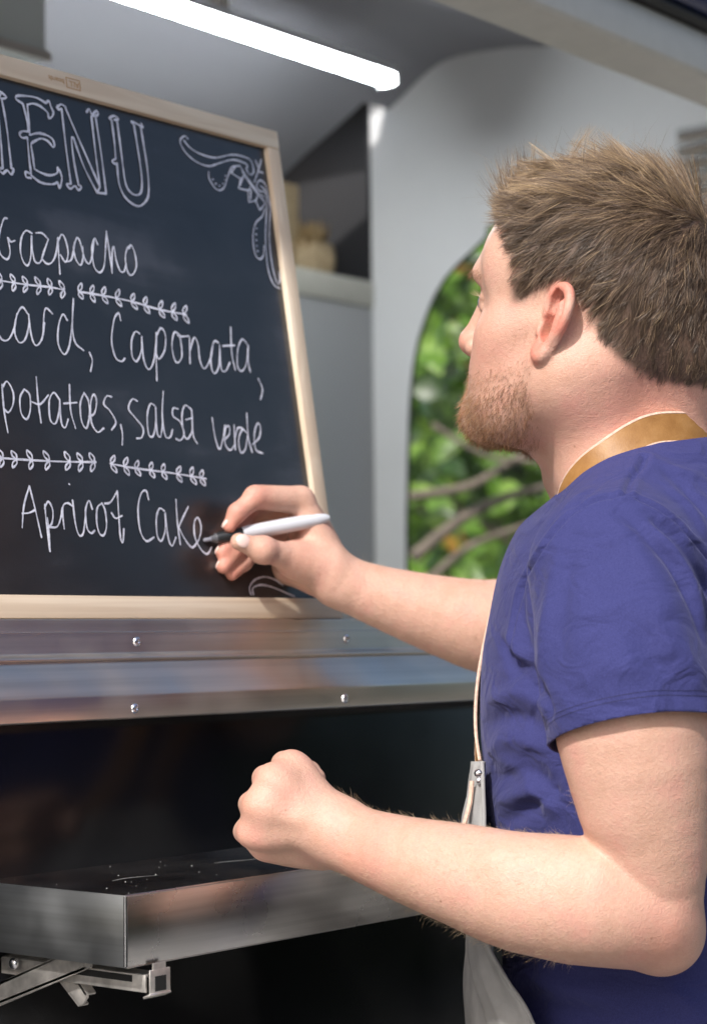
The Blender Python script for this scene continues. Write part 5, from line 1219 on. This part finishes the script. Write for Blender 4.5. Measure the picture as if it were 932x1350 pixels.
def rand_rot(n, rs):
    q = rs.normal(size=(n, 4)); q /= np.linalg.norm(q, axis=1)[:, None]; w, x, y, z = q.T
    return np.stack([np.stack([1 - 2 * (y * y + z * z), 2 * (x * y - z * w), 2 * (x * z + y * w)], -1), np.stack([2 * (x * y + z * w), 1 - 2 * (x * x + z * z), 2 * (y * z - x * w)], -1), np.stack([2 * (x * z - y * w), 2 * (y * z + x * w), 1 - 2 * (x * x + y * y)], -1)], 1)
def crown_mesh(name, cen, size, mat, parent, rs):
    n = len(cen); Rm = rand_rot(n, rs); V = np.einsum('nij,kj->nki', Rm, LV) * size[:, None, None] + cen[:, None]; F = (LF[None] + (np.arange(n) * len(LV))[:, None, None]).reshape(-1, 4)
    return tag(link(name, big_mesh(name, V.reshape(-1, 3), F), mat, parent), kind='stuff')
def branchy(root, base, rs, nl, spread, h):
    """trunk with limbs; returns limb end region points"""
    tips = []
    P_ = catmull([base, base + [.05, .03, h * .3], base + [-.06, .08, h * .62], base + [.05, 0, h]], 6); tube('trunk', P_, np.linspace(.07, .02, len(P_)), M_bark, root, 10)
    for k in range(nl):
        s_ = P_[int(rs.uniform(.15, .95) * (len(P_) - 1))]; a = rs.uniform(0, 6.28); L_ = rs.uniform(.5, 1) * spread
        e_ = s_ + np.array([math.cos(a) * L_, math.sin(a) * L_, rs.uniform(.05, .75) * spread]); m_ = (s_ + e_) / 2 + rs.normal(0, .1, 3)
        Q = catmull([s_, m_, e_], 6); tube('limb', Q, np.linspace(.028, .007, len(Q)), M_bark, root, 7); tips += list(Q[2:])
    return np.array(tips)
rs = np.random.default_rng(11)
GROUP = 'leafy shrubs beyond the trailer window'
bk = [((7.6, 3.2), 3.4, 1.5, 'dense dark large-leaved shrub behind the tall darker one'), ((8.6, .9), 3.8, 1.7, 'largest dark shrub, right in front of the belt of trees')]
specs = [((6.0, 0.55), 2.3, 1.1, 'broad-leaved green shrub filling the view through the window'), ((6.9, 1.8), 2.9, 1.2, 'darker tall shrub standing behind the broad-leaved one'), ((7.4, -.6), 3.1, 1.3, 'loose pale green shrub with large leaves beside the darker ones')]
specs += bk
for si, ((bx, by), hh, sp, lab) in enumerate(specs):
    sh_ = empty('shrub'); tag(sh_, lab, 'shrub', GROUP); base = np.array([bx, by, 0.]); tips = branchy(sh_, base, rs, 26, sp, hh)
    n = (4000, 4500, 3500, 5500, 7000)[si]
    cen = tips[rs.integers(0, len(tips), n)] + rs.normal(0, .17 if si < 2 else .3, (n, 3)); cen[:, 2] = np.maximum(cen[:, 2], .1); size = rs.uniform(.045, .10, n) * (1 if si < 1 else 1.9)
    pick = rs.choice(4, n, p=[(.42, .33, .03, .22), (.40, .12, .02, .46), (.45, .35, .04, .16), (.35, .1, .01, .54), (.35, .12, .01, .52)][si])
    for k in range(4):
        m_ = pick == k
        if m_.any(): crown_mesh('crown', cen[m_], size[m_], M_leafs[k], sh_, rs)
    if si == 0:
        # the large leaves one can pick out through the pane
        vis = 0
        while vis < 110:
            u, v = rs.uniform(530, 735), rs.uniform(300, 775); x_ = rs.uniform(5.1, 5.9); p_ = on_x(u, v, x_)
            if rs.random() < .35 + .25 * math.sin(u * .05 + v * .03): continue
            o_ = link('leaf', LEAFM[rs.choice(4, p=(.38, .42, .03, .17))], None, sh_); s_ = rs.uniform(.08, .15); Rm = rand_rot(1, rs)[0]
            tn = nrmz(np.array([-.55, -.35, .55]) + rs.normal(0, .45, 3)); xx = nrmz(np.cross(tn, rs.normal(size=3))); yy = np.cross(tn, xx); vis += 1
            o_.matrix_world = Matrix(((xx[0] * s_, yy[0] * s_, tn[0] * s_, p_[0]), (xx[1] * s_, yy[1] * s_, tn[1] * s_, p_[1]), (xx[2] * s_, yy[2] * s_, tn[2] * s_, p_[2]), (0, 0, 0, 1)))
        for ln, r_ in (([(545, 735), (600, 690), (655, 660), (720, 640)], .020), ([(540, 655), (620, 640), (690, 600), (740, 590)], .016), ([(560, 770), (620, 720), (700, 690)], .014), ([(570, 560), (640, 600), (720, 610)], .010)):
            Q = catmull([on_x(u, v, 4.85 + .12 * i) for i, (u, v) in enumerate(ln)], 6); tube('limb', Q, np.linspace(r_, r_ * .6, len(Q)), M_bark, sh_, 8)
            st = Q[-1]; tr0 = base + [0, 0, max(.3, st[2] - .4)]; Q2 = catmull([st, (st + tr0) / 2 + [.0, .05, .05], tr0], 5); tube('limb', Q2, np.linspace(r_ * .6, r_, len(Q2)), M_bark, sh_, 8)
fh = empty('tree_belt'); tag(fh, 'dense green belt of trees closing the view far beyond the shrubs', 'trees')
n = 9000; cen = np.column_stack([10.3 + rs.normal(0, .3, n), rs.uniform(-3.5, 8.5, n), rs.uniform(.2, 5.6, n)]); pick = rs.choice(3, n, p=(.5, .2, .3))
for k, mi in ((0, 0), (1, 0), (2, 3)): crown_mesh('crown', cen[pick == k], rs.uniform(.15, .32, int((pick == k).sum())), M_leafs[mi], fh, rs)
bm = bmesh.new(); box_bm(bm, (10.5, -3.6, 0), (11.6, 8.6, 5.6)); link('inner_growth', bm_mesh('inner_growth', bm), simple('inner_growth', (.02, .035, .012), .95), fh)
# unseen greenery behind the camera, added to darken reflections in the gloss paint
hg = empty('added_hedge'); tag(hg, 'unseen clipped greenery added to darken reflections in the trailer paint', 'added_hedge')
n = 5200; cen = np.column_stack([rs.uniform(-7, 9, n), -5.2 + rs.normal(0, .35, n), rs.uniform(.05, 2.9, n)]); crown_mesh('foliage', cen, rs.uniform(.2, .42, n), M_leafs[3], hg, rs)
bm = bmesh.new(); box_bm(bm, (-7, -5.8, 0), (9, -5.25, 2.75)); link('stems', bm_mesh('stems', bm), simple('hedge_inside', (.02, .03, .012), .95), hg)
